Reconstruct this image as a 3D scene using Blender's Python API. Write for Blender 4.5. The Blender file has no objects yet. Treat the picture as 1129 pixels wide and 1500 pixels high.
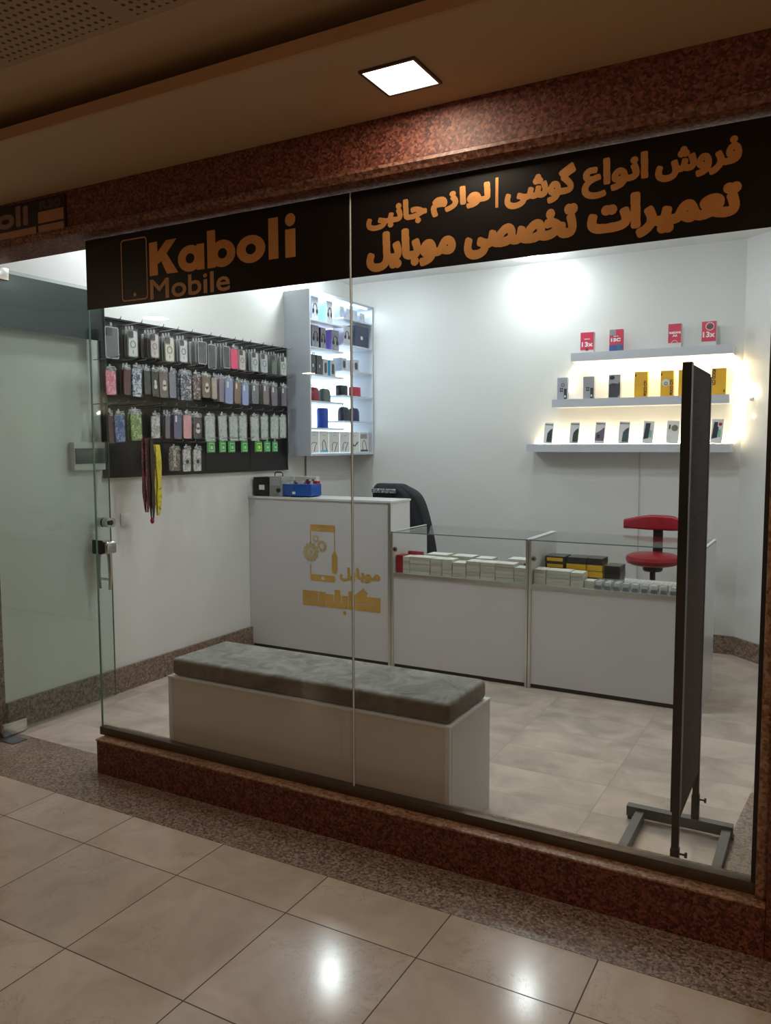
import bpy, bmesh, math, random
import numpy as np
from mathutils import Vector, Matrix
random.seed(7)
PI = math.pi
S = bpy.context.scene
C = S.collection

# ------------------------------------------------------------------ materials
def srgb(r, g, b):
    f = lambda c: (c/255/12.92) if c/255 <= .04045 else ((c/255+.055)/1.055)**2.4
    return (f(r), f(g), f(b), 1)

class NT:
    def __init__(s, name):
        s.m = bpy.data.materials.new(name); s.m.use_nodes = True
        s.t = s.m.node_tree; s.n = s.t.nodes; s.l = s.t.links
        s.b = s.n['Principled BSDF']; s.out = s.n['Material Output']
    def add(s, typ, **kw):
        n = s.n.new(typ)
        for k, v in kw.items(): setattr(n, k, v)
        return n
    def link(s, a, b): s.l.new(a, b)
    def math(s, op, a, b=None, c=None):
        n = s.add('ShaderNodeMath', operation=op)
        for i, v in enumerate((a, b, c)):
            if v is None: continue
            if isinstance(v, (int, float)): n.inputs[i].default_value = v
            else: s.link(v, n.inputs[i])
        return n.outputs[0]
    def coord(s, kind='Object', scale=(1, 1, 1), loc=(0, 0, 0)):
        tc = s.add('ShaderNodeTexCoord'); mp = s.add('ShaderNodeMapping')
        s.link(tc.outputs[kind], mp.inputs[0])
        mp.inputs['Scale'].default_value = scale; mp.inputs['Location'].default_value = loc
        return mp.outputs[0]
    def noise(s, vec, scale, detail=3, rough=.5, dist=0):
        n = s.add('ShaderNodeTexNoise'); s.link(vec, n.inputs['Vector'])
        n.inputs['Scale'].default_value = scale; n.inputs['Detail'].default_value = detail
        n.inputs['Roughness'].default_value = rough; n.inputs['Distortion'].default_value = dist
        return n.outputs['Fac']
    def ramp(s, fac, stops):
        n = s.add('ShaderNodeValToRGB'); s.link(fac, n.inputs[0]); e = n.color_ramp.elements
        while len(e) < len(stops): e.new(.5)
        for i, (p, c) in enumerate(stops): e[i].position = p; e[i].color = c
        return n.outputs[0]
    def mix(s, fac, a, b, blend='MIX'):
        n = s.add('ShaderNodeMix', data_type='RGBA', blend_type=blend)
        for i, v in ((0, fac), (6, a), (7, b)):
            if isinstance(v, (int, float, tuple)): n.inputs[i].default_value = v
            else: s.link(v, n.inputs[i])
        return n.outputs[2]
    def base(s, c): s.link(c, s.b.inputs['Base Color'])
    def bump(s, h, strength=.2, dist=.01):
        n = s.add('ShaderNodeBump'); n.inputs['Strength'].default_value = strength
        n.inputs['Distance'].default_value = dist
        s.link(h, n.inputs['Height']); s.link(n.outputs[0], s.b.inputs['Normal'])

def plain(name, col, rough=.5, metal=0, var=.06, nscale=14, emit=None, es=0, spec=.5):
    t = NT(name)
    if var:
        f = t.noise(t.coord(), nscale, 3)
        dk = tuple(c*(1-var) for c in col[:3])+(1,); lt = tuple(min(1, c*(1+var)) for c in col[:3])+(1,)
        t.base(t.ramp(f, [(.3, dk), (.7, lt)]))
    else: t.b.inputs['Base Color'].default_value = col
    t.b.inputs['Roughness'].default_value = rough; t.b.inputs['Metallic'].default_value = metal
    t.b.inputs['Specular IOR Level'].default_value = spec
    if emit: t.b.inputs['Emission Color'].default_value = emit; t.b.inputs['Emission Strength'].default_value = es
    return t.m

def granite(name, c1, c2, c3, scale=90, rough=.25):
    t = NT(name); v = t.coord()
    vo = t.add('ShaderNodeTexVoronoi'); t.link(v, vo.inputs['Vector']); vo.inputs['Scale'].default_value = scale
    sep = t.add('ShaderNodeSeparateColor'); t.link(vo.outputs['Color'], sep.inputs[0])
    n = t.noise(v, scale*.6, 4, .7)
    f = t.math('ADD', t.math('MULTIPLY', sep.outputs[0], .5), t.math('MULTIPLY', n, .5))
    t.base(t.ramp(f, [(.25, c1), (.5, c2), (.78, c3)]))
    t.b.inputs['Roughness'].default_value = rough
    return t.m

def tiles(name, x0, dx, y0, dy, g, base, dark, grout, rough, ystart=None, vein=True):
    """stone tiles with grout lines aligned to the building grid (object coordinates = metres)"""
    t = NT(name); v = t.coord()
    sp = t.add('ShaderNodeSeparateXYZ'); t.link(v, sp.inputs[0])
    u = t.math('DIVIDE', t.math('SUBTRACT', sp.outputs[0], x0), dx)
    w = t.math('DIVIDE', t.math('SUBTRACT', sp.outputs[1], y0), dy)
    def line(q, d):
        fr = t.math('FRACT', t.math('ADD', q, 100.0)); 
        e = t.math('MINIMUM', fr, t.math('SUBTRACT', 1.0, fr))
        return t.math('LESS_THAN', e, g/d)
    gm = t.math('MAXIMUM', line(u, dx), line(w, dy))
    cb = t.add('ShaderNodeCombineXYZ')
    t.link(t.math('FLOOR', u), cb.inputs[0]); t.link(t.math('FLOOR', w), cb.inputs[1])
    wn = t.add('ShaderNodeTexWhiteNoise'); t.link(cb.outputs[0], wn.inputs['Vector'])
    off = t.add('ShaderNodeVectorMath', operation='MULTIPLY_ADD')
    t.link(wn.outputs['Color'], off.inputs[0]); off.inputs[1].default_value = (9, 9, 9); t.link(v, off.inputs[2])
    cloud = t.noise(off.outputs[0], 3.2, 5, .6, .6)
    col = t.ramp(cloud, [(.3, dark), (.62, base)])
    if vein:
        vn = t.noise(off.outputs[0], 4.5, 7, .68, .8)
        vm = t.math('LESS_THAN', t.math('ABSOLUTE', t.math('SUBTRACT', vn, .5)), .0045)
        mk = t.math('MULTIPLY', vm, t.math('GREATER_THAN', t.noise(off.outputs[0], 2.2, 2), .56))
        col = t.mix(t.math('MULTIPLY', mk, .38), col, tuple(c*.45 for c in dark[:3])+(1,))
    tv = t.math('ADD', .92, t.math('MULTIPLY', wn.outputs['Value'], .14))
    hs = t.add('ShaderNodeHueSaturation'); t.link(col, hs.inputs['Color']); t.link(tv, hs.inputs['Value'])
    t.base(t.mix(gm, hs.outputs[0], grout))
    t.link(t.math('ADD', rough, t.math('MULTIPLY', gm, .5)), t.b.inputs['Roughness'])
    t.bump(t.math('SUBTRACT', 1.0, gm), .3, .002)
    return t.m

def glass(name, tint, refl=1.0, rough=.01):
    t = NT(name); t.n.remove(t.b)
    tr = t.add('ShaderNodeBsdfTransparent'); tr.inputs[0].default_value = tint
    gl = t.add('ShaderNodeBsdfGlossy'); gl.inputs['Roughness'].default_value = rough
    lw = t.add('ShaderNodeLayerWeight'); lw.inputs[0].default_value = .5
    fr = t.math('ADD', .04, t.math('MULTIPLY', .96, t.math('POWER', lw.outputs['Facing'], 5.0)))
    mx = t.add('ShaderNodeMixShader')
    t.link(t.math('MULTIPLY', fr, refl), mx.inputs[0])
    t.link(tr.outputs[0], mx.inputs[1]); t.link(gl.outputs[0], mx.inputs[2])
    t.link(mx.outputs[0], t.out.inputs['Surface'])
    return t.m

def film(name, tint, haze, hazecol=(.8, .82, .82, 1)):
    """crinkled clear packing film"""
    t = NT(name); b = t.b
    b.inputs['Base Color'].default_value = hazecol; b.inputs['Roughness'].default_value = .18
    v = t.coord(); n = t.noise(v, 34, 3, .6, 1.2)
    t.bump(n, .9, .012)
    tr = t.add('ShaderNodeBsdfTransparent'); tr.inputs[0].default_value = tint
    mx = t.add('ShaderNodeMixShader')
    t.link(t.ramp(n, [(.45, (haze, haze, haze, 1)), (.68, (min(1, haze*3.2),)*3+(1,))]), mx.inputs[0])
    t.link(tr.outputs[0], mx.inputs[1]); t.link(b.outputs[0], mx.inputs[2]); t.link(mx.outputs[0], t.out.inputs['Surface'])
    return t.m

def emis(name, col, s):
    t = NT(name)
    t.b.inputs['Base Color'].default_value = (.8, .8, .8, 1)
    t.b.inputs['Emission Color'].default_value = col; t.b.inputs['Emission Strength'].default_value = s
    return t.m

def patterned(name, c1, c2, c3=None, scale=45, lo=.42):
    t = NT(name); v = t.coord()
    n = t.noise(v, scale, 3, .6, 1.0)
    st = [(lo, c1), (lo+.10, c2)] + ([(.62, c3)] if c3 else [])
    t.base(t.ramp(n, st)); t.b.inputs['Roughness'].default_value = .35
    return t.m

M = {}
M['wall'] = plain('white_wall', (.73, .73, .715, 1), .42, var=.02, nscale=1.2)
M['ceil'] = plain('white_ceiling', (.8, .8, .79, 1), .6, var=.02, nscale=2)
M['soffit'] = plain('tan_plaster', (.46, .32, .18, 1), .7, var=.05, nscale=1.0)
M['lip'] = plain('tan_lip', (.42, .25, .13, 1), .6, var=.05, nscale=1.5)
M['red'] = granite('red_granite', (.035, .007, .004, 1), (.12, .028, .016, 1), (.23, .082, .046, 1), 120, .58)
M['redtop'] = granite('red_granite_top', (.14, .06, .032, 1), (.28, .145, .085, 1), (.42, .27, .18, 1), 95, .4)
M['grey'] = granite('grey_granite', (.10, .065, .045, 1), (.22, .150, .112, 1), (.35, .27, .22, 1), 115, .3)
M['skirt'] = granite('brown_granite', (.09, .055, .04, 1), (.20, .13, .10, 1), (.32, .24, .19, 1), 80, .3)
M['mall'] = tiles('corridor_marble', .043, .5014, -.585, .4985, .0022, (.55, .445, .365, 1), (.43, .335, .265, 1), (.05, .03, .02, 1), .145)
M['shopf'] = tiles('shop_stone', .465, .60, .372, .302, .0013, (.64, .53, .445, 1), (.41, .345, .30, 1), (.28, .23, .19, 1), .26, vein=False)
M['lam'] = plain('white_laminate', (.60, .60, .615, 1), .22, var=.01, nscale=2)
M['lam2'] = plain('white_laminate_edge', (.68, .68, .69, 1), .3, var=.01)
M['cab'] = plain('grey_white_board', (.50, .54, .60, 1), .35, var=.03, nscale=5)
M['benchp'] = plain('bench_laminate', (.62, .58, .53, 1), .3, var=.02, nscale=3)
M['alu'] = plain('aluminium', (.62, .62, .60, 1), .32, 1, var=.03)
M['bronze'] = plain('dark_bronze_channel', (.10, .075, .055, 1), .38, .6, var=.08)
M['black'] = plain('black_metal', (.012, .011, .012, 1), .42, .2, var=.1)
M['steelgrey'] = plain('grey_painted_steel', (.085, .095, .105, 1), .4, .4, var=.08)
M['chrome'] = plain('brushed_chrome', (.62, .62, .58, 1), .2, 1, var=.05, nscale=40)
M['seal'] = plain('pale_silicone', (.72, .73, .70, 1), .3, var=0)
M['film'] = plain('black_vinyl', (.008, .006, .006, 1), .3, var=0, spec=.3)
M['navyfilm'] = plain('slate_film', (.022, .030, .042, 1), .35, var=.06, nscale=3)
M['gold'] = plain('gold_vinyl', (.66, .30, .095, 1), .34, .55, var=.16, nscale=5)
M['goldpale'] = plain('gold_vinyl_thin', (.50, .28, .14, 1), .4, .4, var=.1, nscale=5)
M['goldlogo'] = plain('gold_logo', (.62, .38, .10, 1), .4, .45, var=.15, nscale=6)
M['goldlogo2'] = plain('gold_logo_pale', (.52, .42, .24, 1), .45, .3, var=.1, nscale=6)
M['velvet'] = None
M['shelfw'] = plain('pale_shelf', (.58, .60, .66, 1), .35, var=.02)
M['pegb'] = plain('black_slat_panel', (.014, .015, .016, 1), .3, var=.15, nscale=2, spec=.25)
M['pegt'] = plain('black_rail', (.01, .012, .012, 1), .35, .3, var=.1)
M['hook'] = plain('steel_hook', (.35, .36, .36, 1), .3, 1, var=.05)
M['wood'] = None
M['paper'] = plain('white_card', (.72, .72, .70, 1), .5, var=.03)
M['ink'] = plain('black_ink', (.015, .015, .018, 1), .5, var=0)
M['cream'] = plain('cream_card', (.60, .58, .48, 1), .5, var=.05)
M['creamtop'] = plain('white_box_top', (.85, .85, .82, 1), .4, var=.03)
M['redc'] = plain('red_card', (.36, .012, .025, 1), .4, var=.08)
M['redbox'] = plain('crimson_card', (.62, .03, .085, 1), .4, var=.05)
M['yel'] = plain('yellow_card', (.78, .44, .03, 1), .4, var=.05)
M['bluec'] = plain('blue_plastic', (.012, .07, .30, 1), .35, var=.1)
M['navy'] = plain('navy_box', (.03, .04, .10, 1), .4, var=.1)
M['leather'] = plain('red_leather', (.30, .010, .022, 1), .33, var=.12, nscale=25)
M['jacket'] = plain('black_cloth', (.010, .011, .016, 1), .8, var=.4, nscale=40)
M['stripe'] = patterned('silver_speckle', (.03, .03, .035, 1), (.2, .2, .22, 1), (.8, .8, .85, 1), 120)
M['glass'] = glass('clear_glass', (.95, .965, .955, 1), .9)
M['doorglass'] = glass('green_tint_glass', (.875, .915, .89, 1), 1.0)
M['topglass'] = glass('counter_glass', (.955, .965, .955, 1), .45)
M['glassedge'] = plain('glass_edge', (.10, .20, .16, 1), .2, var=0)
M['ledwarm'] = emis('warm_led', (1, .80, .50, 1), 26)
M['ledcool'] = emis('cool_led', (.80, .93, 1, 1), 1)
M['panel'] = emis('lamp_panel', (1, .95, .86, 1), 4)
M['down'] = emis('downlight_lens', (.93, .98, 1, 1), 30)
M['lightbox'] = emis('lit_back_panel', (.74, .89, 1, 1), 2.2)
M['pouch'] = film('pouch_film', (.97, .98, .98, 1), .045)
M['pouchw'] = film('pouch_milky', (.93, .95, .94, 1), .14, (.75, .77, .75, 1))
M['crumple'] = film('crumpled_film', (.93, .95, .95, 1), .22, (.85, .87, .88, 1))
M['clearbox'] = film('blister', (.95, .96, .97, 1), .12)
M['switch'] = plain('switch_plastic', (.72, .72, .70, 1), .35, var=0)
M['green'] = plain('green_card', (.035, .30, .06, 1), .4, var=.1)
M['greenl'] = plain('pale_green', (.38, .62, .36, 1), .4, var=.1)
M['cable'] = plain('cable', (.34, .25, .21, 1), .6, var=0)

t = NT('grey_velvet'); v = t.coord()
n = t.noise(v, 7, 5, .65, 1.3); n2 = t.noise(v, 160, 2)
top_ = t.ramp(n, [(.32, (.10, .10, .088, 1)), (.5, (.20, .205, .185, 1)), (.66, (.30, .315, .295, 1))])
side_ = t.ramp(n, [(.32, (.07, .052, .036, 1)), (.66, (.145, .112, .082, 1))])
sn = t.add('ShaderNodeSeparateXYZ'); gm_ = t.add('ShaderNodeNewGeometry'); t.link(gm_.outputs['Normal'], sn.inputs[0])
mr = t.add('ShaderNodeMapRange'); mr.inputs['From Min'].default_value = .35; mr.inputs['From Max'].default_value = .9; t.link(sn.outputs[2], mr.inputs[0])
t.base(t.mix(mr.outputs[0], side_, top_))  # velvet sheen painted into the colour: upward faces lighter, sides darker
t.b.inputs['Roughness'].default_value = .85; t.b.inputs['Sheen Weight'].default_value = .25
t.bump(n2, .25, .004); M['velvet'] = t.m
t = NT('dark_wood'); v = t.coord(scale=(30, 3, 60)); n = t.noise(v, 2, 4, .6, .5)
t.base(t.ramp(n, [(.3, (.022, .012, .009, 1)), (.7, (.055, .033, .026, 1))])); t.b.inputs['Roughness'].default_value = .4
t.b.inputs['Roughness'].default_value = .7; t.b.inputs['Specular IOR Level'].default_value = .15; M['wood'] = t.m
# perforated ceiling board
t = NT('perforated_board'); v = t.coord(); sp = t.add('ShaderNodeSeparateXYZ'); t.link(v, sp.inputs[0])
def fr(o, d): return t.math('SUBTRACT', t.math('FRACT', t.math('ADD', t.math('DIVIDE', o, d), 200.0)), .5)
a, b = fr(sp.outputs[0], .030), fr(sp.outputs[1], .030)
d2 = t.math('ADD', t.math('MULTIPLY', a, a), t.math('MULTIPLY', b, b))
dot = t.math('LESS_THAN', d2, .055)
A, B = fr(sp.outputs[0], .60), fr(t.math('ADD', sp.outputs[1], .83), .60)
inA = t.math('LESS_THAN', t.math('ABSOLUTE', A), .44); inB = t.math('LESS_THAN', t.math('ABSOLUTE', B), .46)
mk = t.math('MULTIPLY', dot, t.math('MULTIPLY', inA, inB))
t.base(t.mix(mk, (.36, .25, .145, 1), (.07, .035, .02, 1))); t.b.inputs['Roughness'].default_value = .7
M['perf'] = t.m

_pc = {}
def colmat(rgb, kind='plain'):
    k = (rgb, kind)
    if k not in _pc: _pc[k] = plain('tinted_plastic', srgb(*rgb), .35, var=.08, nscale=30)
    return _pc[k]

# ------------------------------------------------------------------ mesh helpers
def box(bm, x0, x1, y0, y1, z0, z1, bev=0, seg=2):
    vs = [bm.verts.new((x, y, z)) for z in (z0, z1) for (x, y) in ((x0, y0), (x1, y0), (x1, y1), (x0, y1))]
    fs = [bm.faces.new([vs[i] for i in f]) for f in ((3, 2, 1, 0), (4, 5, 6, 7), (0, 1, 5, 4), (1, 2, 6, 5), (2, 3, 7, 6), (3, 0, 4, 7))]
    if bev:
        es = list({e for f in fs for e in f.edges})
        bmesh.ops.bevel(bm, geom=es, offset=bev, segments=seg, affect='EDGES', profile=.5)

def prism(bm, pts, axis, a, b):
    """extrude the 2-D outline pts along axis between a and b"""
    mk = {'x': lambda p, h: (h, p[0], p[1]), 'y': lambda p, h: (p[0], h, p[1]), 'z': lambda p, h: (p[0], p[1], h)}[axis]
    A = [bm.verts.new(mk(p, a)) for p in pts]; B = [bm.verts.new(mk(p, b)) for p in pts]
    n = len(pts)
    bm.faces.new(A[::-1]); bm.faces.new(B)
    for i in range(n): bm.faces.new((A[i], A[(i+1) % n], B[(i+1) % n], B[i]))
    bmesh.ops.recalc_face_normals(bm, faces=bm.faces[:])

def rrect(cx, cz, w, h, r, k=5):
    P = []
    for (sx, sz, a0) in ((1, 1, 0), (-1, 1, 90), (-1, -1, 180), (1, -1, 270)):
        for i in range(k+1):
            a = math.radians(a0+90*i/k)
            P.append((cx+sx*(w/2-r)+r*math.cos(a), cz+sz*(h/2-r)+r*math.sin(a)))
    return P

def circ(cx, cz, r, n=24, r2=None): return [(cx+r*math.cos(2*PI*i/n), cz+(r2 or r)*math.sin(2*PI*i/n)) for i in range(n)]

def ring(bm, cx, cz, r, ri, axis, a, b, n=24):
    mk = {'x': lambda p, h: (h, p[0], p[1]), 'y': lambda p, h: (p[0], h, p[1]), 'z': lambda p, h: (p[0], p[1], h)}[axis]
    V = [[bm.verts.new(mk(p, h)) for p in circ(cx, cz, rr, n)] for rr in (r, ri) for h in (a, b)]
    for i in range(n):
        j = (i+1) % n
        for p, q in ((0, 1), (1, 3), (3, 2), (2, 0)):
            bm.faces.new((V[p][i], V[p][j], V[q][j], V[q][i]))
    bmesh.ops.recalc_face_normals(bm, faces=bm.faces[:])

def tube(bm, pts, r, n=8, cap=True, r_end=None):
    pts = [Vector(p) for p in pts]; rings = []
    up = Vector((0, 0, 1)); prev = None
    for i, p in enumerate(pts):
        d = (pts[min(i+1, len(pts)-1)]-pts[max(i-1, 0)]).normalized()
        if prev is None:
            a = d.cross(up)
            if a.length < .1: a = d.cross(Vector((1, 0, 0)))
        else:
            a = prev-d*prev.dot(d)
        a.normalize(); prev = a; b = d.cross(a)
        rr = r if r_end is None else r+(r_end-r)*i/(len(pts)-1)
        rings.append([bm.verts.new(p+(a*math.cos(2*PI*k/n)+b*math.sin(2*PI*k/n))*rr) for k in range(n)])
    for i in range(len(rings)-1):
        for k in range(n):
            j = (k+1) % n
            bm.faces.new((rings[i][k], rings[i][j], rings[i+1][j], rings[i+1][k]))
    if cap: bm.faces.new(rings[0][::-1]); bm.faces.new(rings[-1])
    bmesh.ops.recalc_face_normals(bm, faces=bm.faces[:])

def lathe(bm, prof, cx=0, cy=0, n=28, sx=1, sy=1):
    R_ = [[bm.verts.new((cx+r*sx*math.cos(2*PI*k/n), cy+r*sy*math.sin(2*PI*k/n), z)) for k in range(n)] for r, z in prof]
    for i in range(len(R_)-1):
        for k in range(n):
            j = (k+1) % n
            bm.faces.new((R_[i][k], R_[i][j], R_[i+1][j], R_[i+1][k]))
    bm.faces.new(R_[0][::-1]); bm.faces.new(R_[-1])
    bmesh.ops.recalc_face_normals(bm, faces=bm.faces[:])

def obj(name, bm, mat, parent=None, smooth=False, loc=None):
    me = bpy.data.meshes.new(name); bm.to_mesh(me); bm.free()
    if mat: me.materials.append(mat)
    if smooth:
        for p in me.polygons: p.use_smooth = True
        try: me.set_sharp_from_angle(angle=math.radians(38))
        except Exception: pass
    o = bpy.data.objects.new(name, me); C.objects.link(o)
    if parent: o.parent = parent
    if loc: o.location = loc
    return o

def bx(name, mat, parent, x0, x1, y0, y1, z0, z1, bev=0, seg=2):
    bm = bmesh.new(); box(bm, x0, x1, y0, y1, z0, z1, bev, seg); return obj(name, bm, mat, parent, smooth=bool(bev))

def thing(name, label, cat, loc=(0, 0, 0), rz=0, group=None):
    o = bpy.data.objects.new(name, None); C.objects.link(o); o.empty_display_size = .05
    o.location = loc; o.rotation_euler = (0, 0, rz); o['label'] = label; o['category'] = cat
    if group: o['group'] = group
    return o
def tag(o, label, cat, group=None):
    o['label'] = label; o['category'] = cat
    if group: o['group'] = group
    return o
def struct(name, bm, mat, smooth=False):
    o = obj(name, bm, mat, None, smooth); o['kind'] = 'structure'; return o
def sbox(name, mat, *a, bev=0):
    bm = bmesh.new(); box(bm, *a, bev=bev); return struct(name, bm, mat, bool(bev))
def kids(o): return [c for c in bpy.data.objects if c.parent == o]
def dup(root, loc, rz=None, label=None, group=None):
    r = root.copy(); C.objects.link(r); r.location = loc
    if rz is not None: r.rotation_euler = (0, 0, rz)
    if label: r['label'] = label
    if group: r['group'] = group
    for ch in kids(root):
        c = ch.copy(); C.objects.link(c); c.parent = r
        for g in kids(ch):
            d = g.copy(); C.objects.link(d); d.parent = c
    return r

# lettering: outlines from the built-in font, fattened by a stroke, fitted to a rectangle
def letter_geo(s):
    """closed outlines of a line of lettering set in the built-in font"""
    cu = bpy.data.curves.new('lettering', 'FONT'); cu.body = s; cu.size = 1; cu.resolution_u = 4; cu.fill_mode = 'NONE'
    o = bpy.data.objects.new('lettering', cu); C.objects.link(o)
    dg = bpy.context.evaluated_depsgraph_get(); ev = o.evaluated_get(dg); me = ev.to_mesh()
    V = [(v.co.x, v.co.y) for v in me.vertices]
    nxt = {}
    for e in me.edges: nxt.setdefault(e.vertices[0], []).append(e.vertices[1]); nxt.setdefault(e.vertices[1], []).append(e.vertices[0])
    ev.to_mesh_clear(); bpy.data.objects.remove(o); bpy.data.curves.remove(cu)
    loops, seen = [], set()
    for v in range(len(V)):
        if v in seen or v not in nxt: continue
        lp = [v]; seen.add(v)
        while True:
            c = [q for q in nxt[lp[-1]] if q not in seen]
            if not c: break
            q = lp[-1]+1 if lp[-1]+1 in c else c[0]
            lp.append(q); seen.add(q)
        loops.append(lp)
    return V, loops
def letters(bm, s, rect, stroke, mp):
    """rect = (u0,u1,v0,v1); the outlines are fattened by a stroke and laid down as one flat sheet; mp maps (u,v,h) to 3-D"""
    V, loops = letter_geo(s)
    if not V: return
    xs = [v[0] for v in V]; ys = [v[1] for v in V]
    u0, u1, v0, v1 = rect; k = stroke/2
    fx = (u1-u0-stroke)/(max(xs)-min(xs)); fy = (v1-v0-stroke)/max(1e-6, max(ys)-min(ys))
    P = [(u0+k+(x-min(xs))*fx, v0+k+(y-min(ys))*fy) for x, y in V]
    cell = max(.0004, min(.0013, (v1-v0)/60))
    us = np.arange(u0, u1, cell)+cell/2; vs = np.arange(v0, v1, cell)+cell/2
    U, W_ = np.meshgrid(us, vs); ins = np.zeros(U.shape, bool); P = np.array(P)
    def win(lo, hi, arr): return slice(*np.searchsorted(arr, (lo, hi)))
    wn = np.zeros(U.shape, int)
    E_ = [(lp[q], lp[(q+1) % len(lp)]) for lp in loops for q in range(len(lp))]
    for a, b in E_:
        (xa, ya), (xb, yb) = P[a], P[b]
        if ya == yb: continue
        sl = win(min(ya, yb), max(ya, yb), vs)
        if sl.start == sl.stop: continue
        y = W_[sl]; hit_ = U[sl] < (xb-xa)*(y-ya)/(yb-ya)+xa
        wn[sl] += np.where(hit_, 1 if yb > ya else -1, 0)
    ins |= wn != 0
    if k > 0:
        for a, b in E_:
            a, b = P[a], P[b]; d = b-a; L2 = max(1e-12, float(d@d))
            sl = (win(min(a[1], b[1])-k, max(a[1], b[1])+k, vs), win(min(a[0], b[0])-k, max(a[0], b[0])+k, us))
            x, y = U[sl]-a[0], W_[sl]-a[1]; t_ = np.clip((x*d[0]+y*d[1])/L2, 0, 1)
            ins[sl] |= (x-t_*d[0])**2+(y-t_*d[1])**2 <= k*k
    cells(bm, ins, u0, v0, cell, mp)
def cells(bm, ins, u0, v0, cell, mp):
    """a filled raster as one flat, non-overlapping sheet: one quad per horizontal run"""
    for r_ in range(ins.shape[0]):
        row_ = np.flatnonzero(np.diff(np.concatenate(([0], ins[r_].astype(np.int8), [0]))))
        z0, z1 = v0+r_*cell, v0+(r_+1)*cell
        for a, b in zip(row_[::2], row_[1::2]):
            x0, x1 = u0+a*cell, u0+b*cell
            bm.faces.new([bm.verts.new(mp(x, z, 0)) for x, z in ((x0, z0), (x1, z0), (x1, z1), (x0, z1))])
def union(bm, shapes, mp, cell=.0012):
    """flat union of polygons; a shape tagged '-' is cut out of those before it"""
    pts = [p for _, sh in shapes for p in sh]
    u0, u1, v0, v1 = min(p[0] for p in pts), max(p[0] for p in pts), min(p[1] for p in pts), max(p[1] for p in pts)
    U, W_ = np.meshgrid(np.arange(u0, u1, cell)+cell/2, np.arange(v0, v1, cell)+cell/2); ins = np.zeros(U.shape, bool)
    for sg, sh in shapes:
        c = np.zeros(U.shape, bool)
        for i in range(len(sh)):
            (xa, ya), (xb, yb) = sh[i], sh[(i+1) % len(sh)]
            if ya == yb: continue
            c ^= ((ya > W_) != (yb > W_)) & (U < (xb-xa)*(W_-ya)/(yb-ya)+xa)
        ins = (ins | c) if sg == '+' else (ins & ~c)
    cells(bm, ins, u0, v0, cell, mp)
def on_y(y): return lambda u, v, h: (u, y, v)
def on_x(x): return lambda u, v, h: (x, u, v)

# ------------------------------------------------------------------ setting
XL, YB, XR = -.88, 3.82, 2.53
sbox('floor', M['mall'], -7, 8, -11, -.32, -.06, 0)
sbox('trim_1', M['grey'], -7, 8, -.318, .094, -.06, 0)          # granite strip before the shop
sbox('floor_shop', M['shopf'], -1.1, 3.3, .096, YB+.2, -.06, 0)
sbox('wall_left', M['wall'], -1.05, XL, .09, YB+.15, 0, 3.1)
sbox('wall_back', M['wall'], XL, 3.3, YB, YB+.15, 0, 3.1)
bm = bmesh.new(); prism(bm, [(XR, YB), (3.05, YB-.50), (3.3, YB-.50), (3.3, YB)], 'z', 0, 3.1)
struct('wall_oblique', bm, M['wall'])
sbox('wall_right', M['wall'], 3.05, 3.3, .13, YB-.50, 0, 3.1)
sbox('ceiling', M['ceil'], -1.05, 3.3, .12, YB+.15, 3.1, 3.2)
sbox('baseboard_left', M['skirt'], XL, XL+.022, .09, YB, 0, .160)
sbox('baseboard_back', M['skirt'], XL+.022, XR-.004, YB-.02, YB, 0, .140)
bm = bmesh.new(); prism(bm, [(XR-.009, YB-.020), (3.041, YB-.52), (3.05, YB-.50), (XR, YB)], 'z', 0, .140)
struct('baseboard_oblique', bm, M['skirt'])
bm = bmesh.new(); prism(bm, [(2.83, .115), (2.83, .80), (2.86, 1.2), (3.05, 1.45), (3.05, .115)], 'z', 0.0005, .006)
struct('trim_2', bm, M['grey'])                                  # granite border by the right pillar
# granite curb
bm = bmesh.new(); box(bm, .034, 3.0, -.068, .11, .0005, .162); curb = struct('trim_3', bm, M['red'])
bm = bmesh.new(); box(bm, .030, 3.0, -.074, .112, .1625, .172, bev=.004); struct('trim_4', bm, M['redtop'], True)
# header: red granite fascia with a moulding below
sbox('trim_5', M['red'], -7, 8, -.07, .12, 2.625, 2.79)
bm = bmesh.new(); prism(bm, [(-.07, 2.6245), (-.085, 2.618), (-.087, 2.606), (-.078, 2.598), (-.07, 2.585), (-.045, 2.578), (.12, 2.572), (.12, 2.6245)], 'x', -7, 8)
struct('trim_6', bm, granite('header_moulding', (.06, .015, .009, 1), (.15, .055, .033, 1), (.26, .13, .08, 1), 100, .5), True)
# walls above header, pillars
sbox('wall_header', M['ceil'], -7, 8, .0, .12, 2.79, 3.25)
sbox('wall_front_right', M['red'], 3.001, 8, -.078, .13, .0, 2.60, bev=.006)
sbox('trim_7', M['redtop'], 2.966, 3.001, -.035, .12, .173, 2.575, bev=.008)
sbox('wall_front_left', M['skirt'], -7, XL, -.07, .09, 0, 2.572)
# corridor soffit and ceilings
sbox('ceiling_soffit', M['soffit'], -7, 8, -.60, .0, 2.791, 2.828)
sbox('trim_8', M['lip'], -7, 8, -.614, -.6005, 2.789, 2.832)
sbox('ceiling_corridor', M['perf'], -7, 8, -11, -.83, 2.90, 2.95)
bm = bmesh.new()
prof = [(-.829, 2.90), (-.60, 2.90), (-.50, 2.905), (-.42, 2.925), (-.36, 2.96), (-.33, 3.01), (-.33, 3.2), (-.829, 3.2)]
prism(bm, prof, 'x', -7, 8); struct('ceiling_cove', bm, M['soffit'], True)
sbox('wall_cove', M['soffit'], -7, 8, -.02, -.001, 2.829, 3.2)
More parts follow.
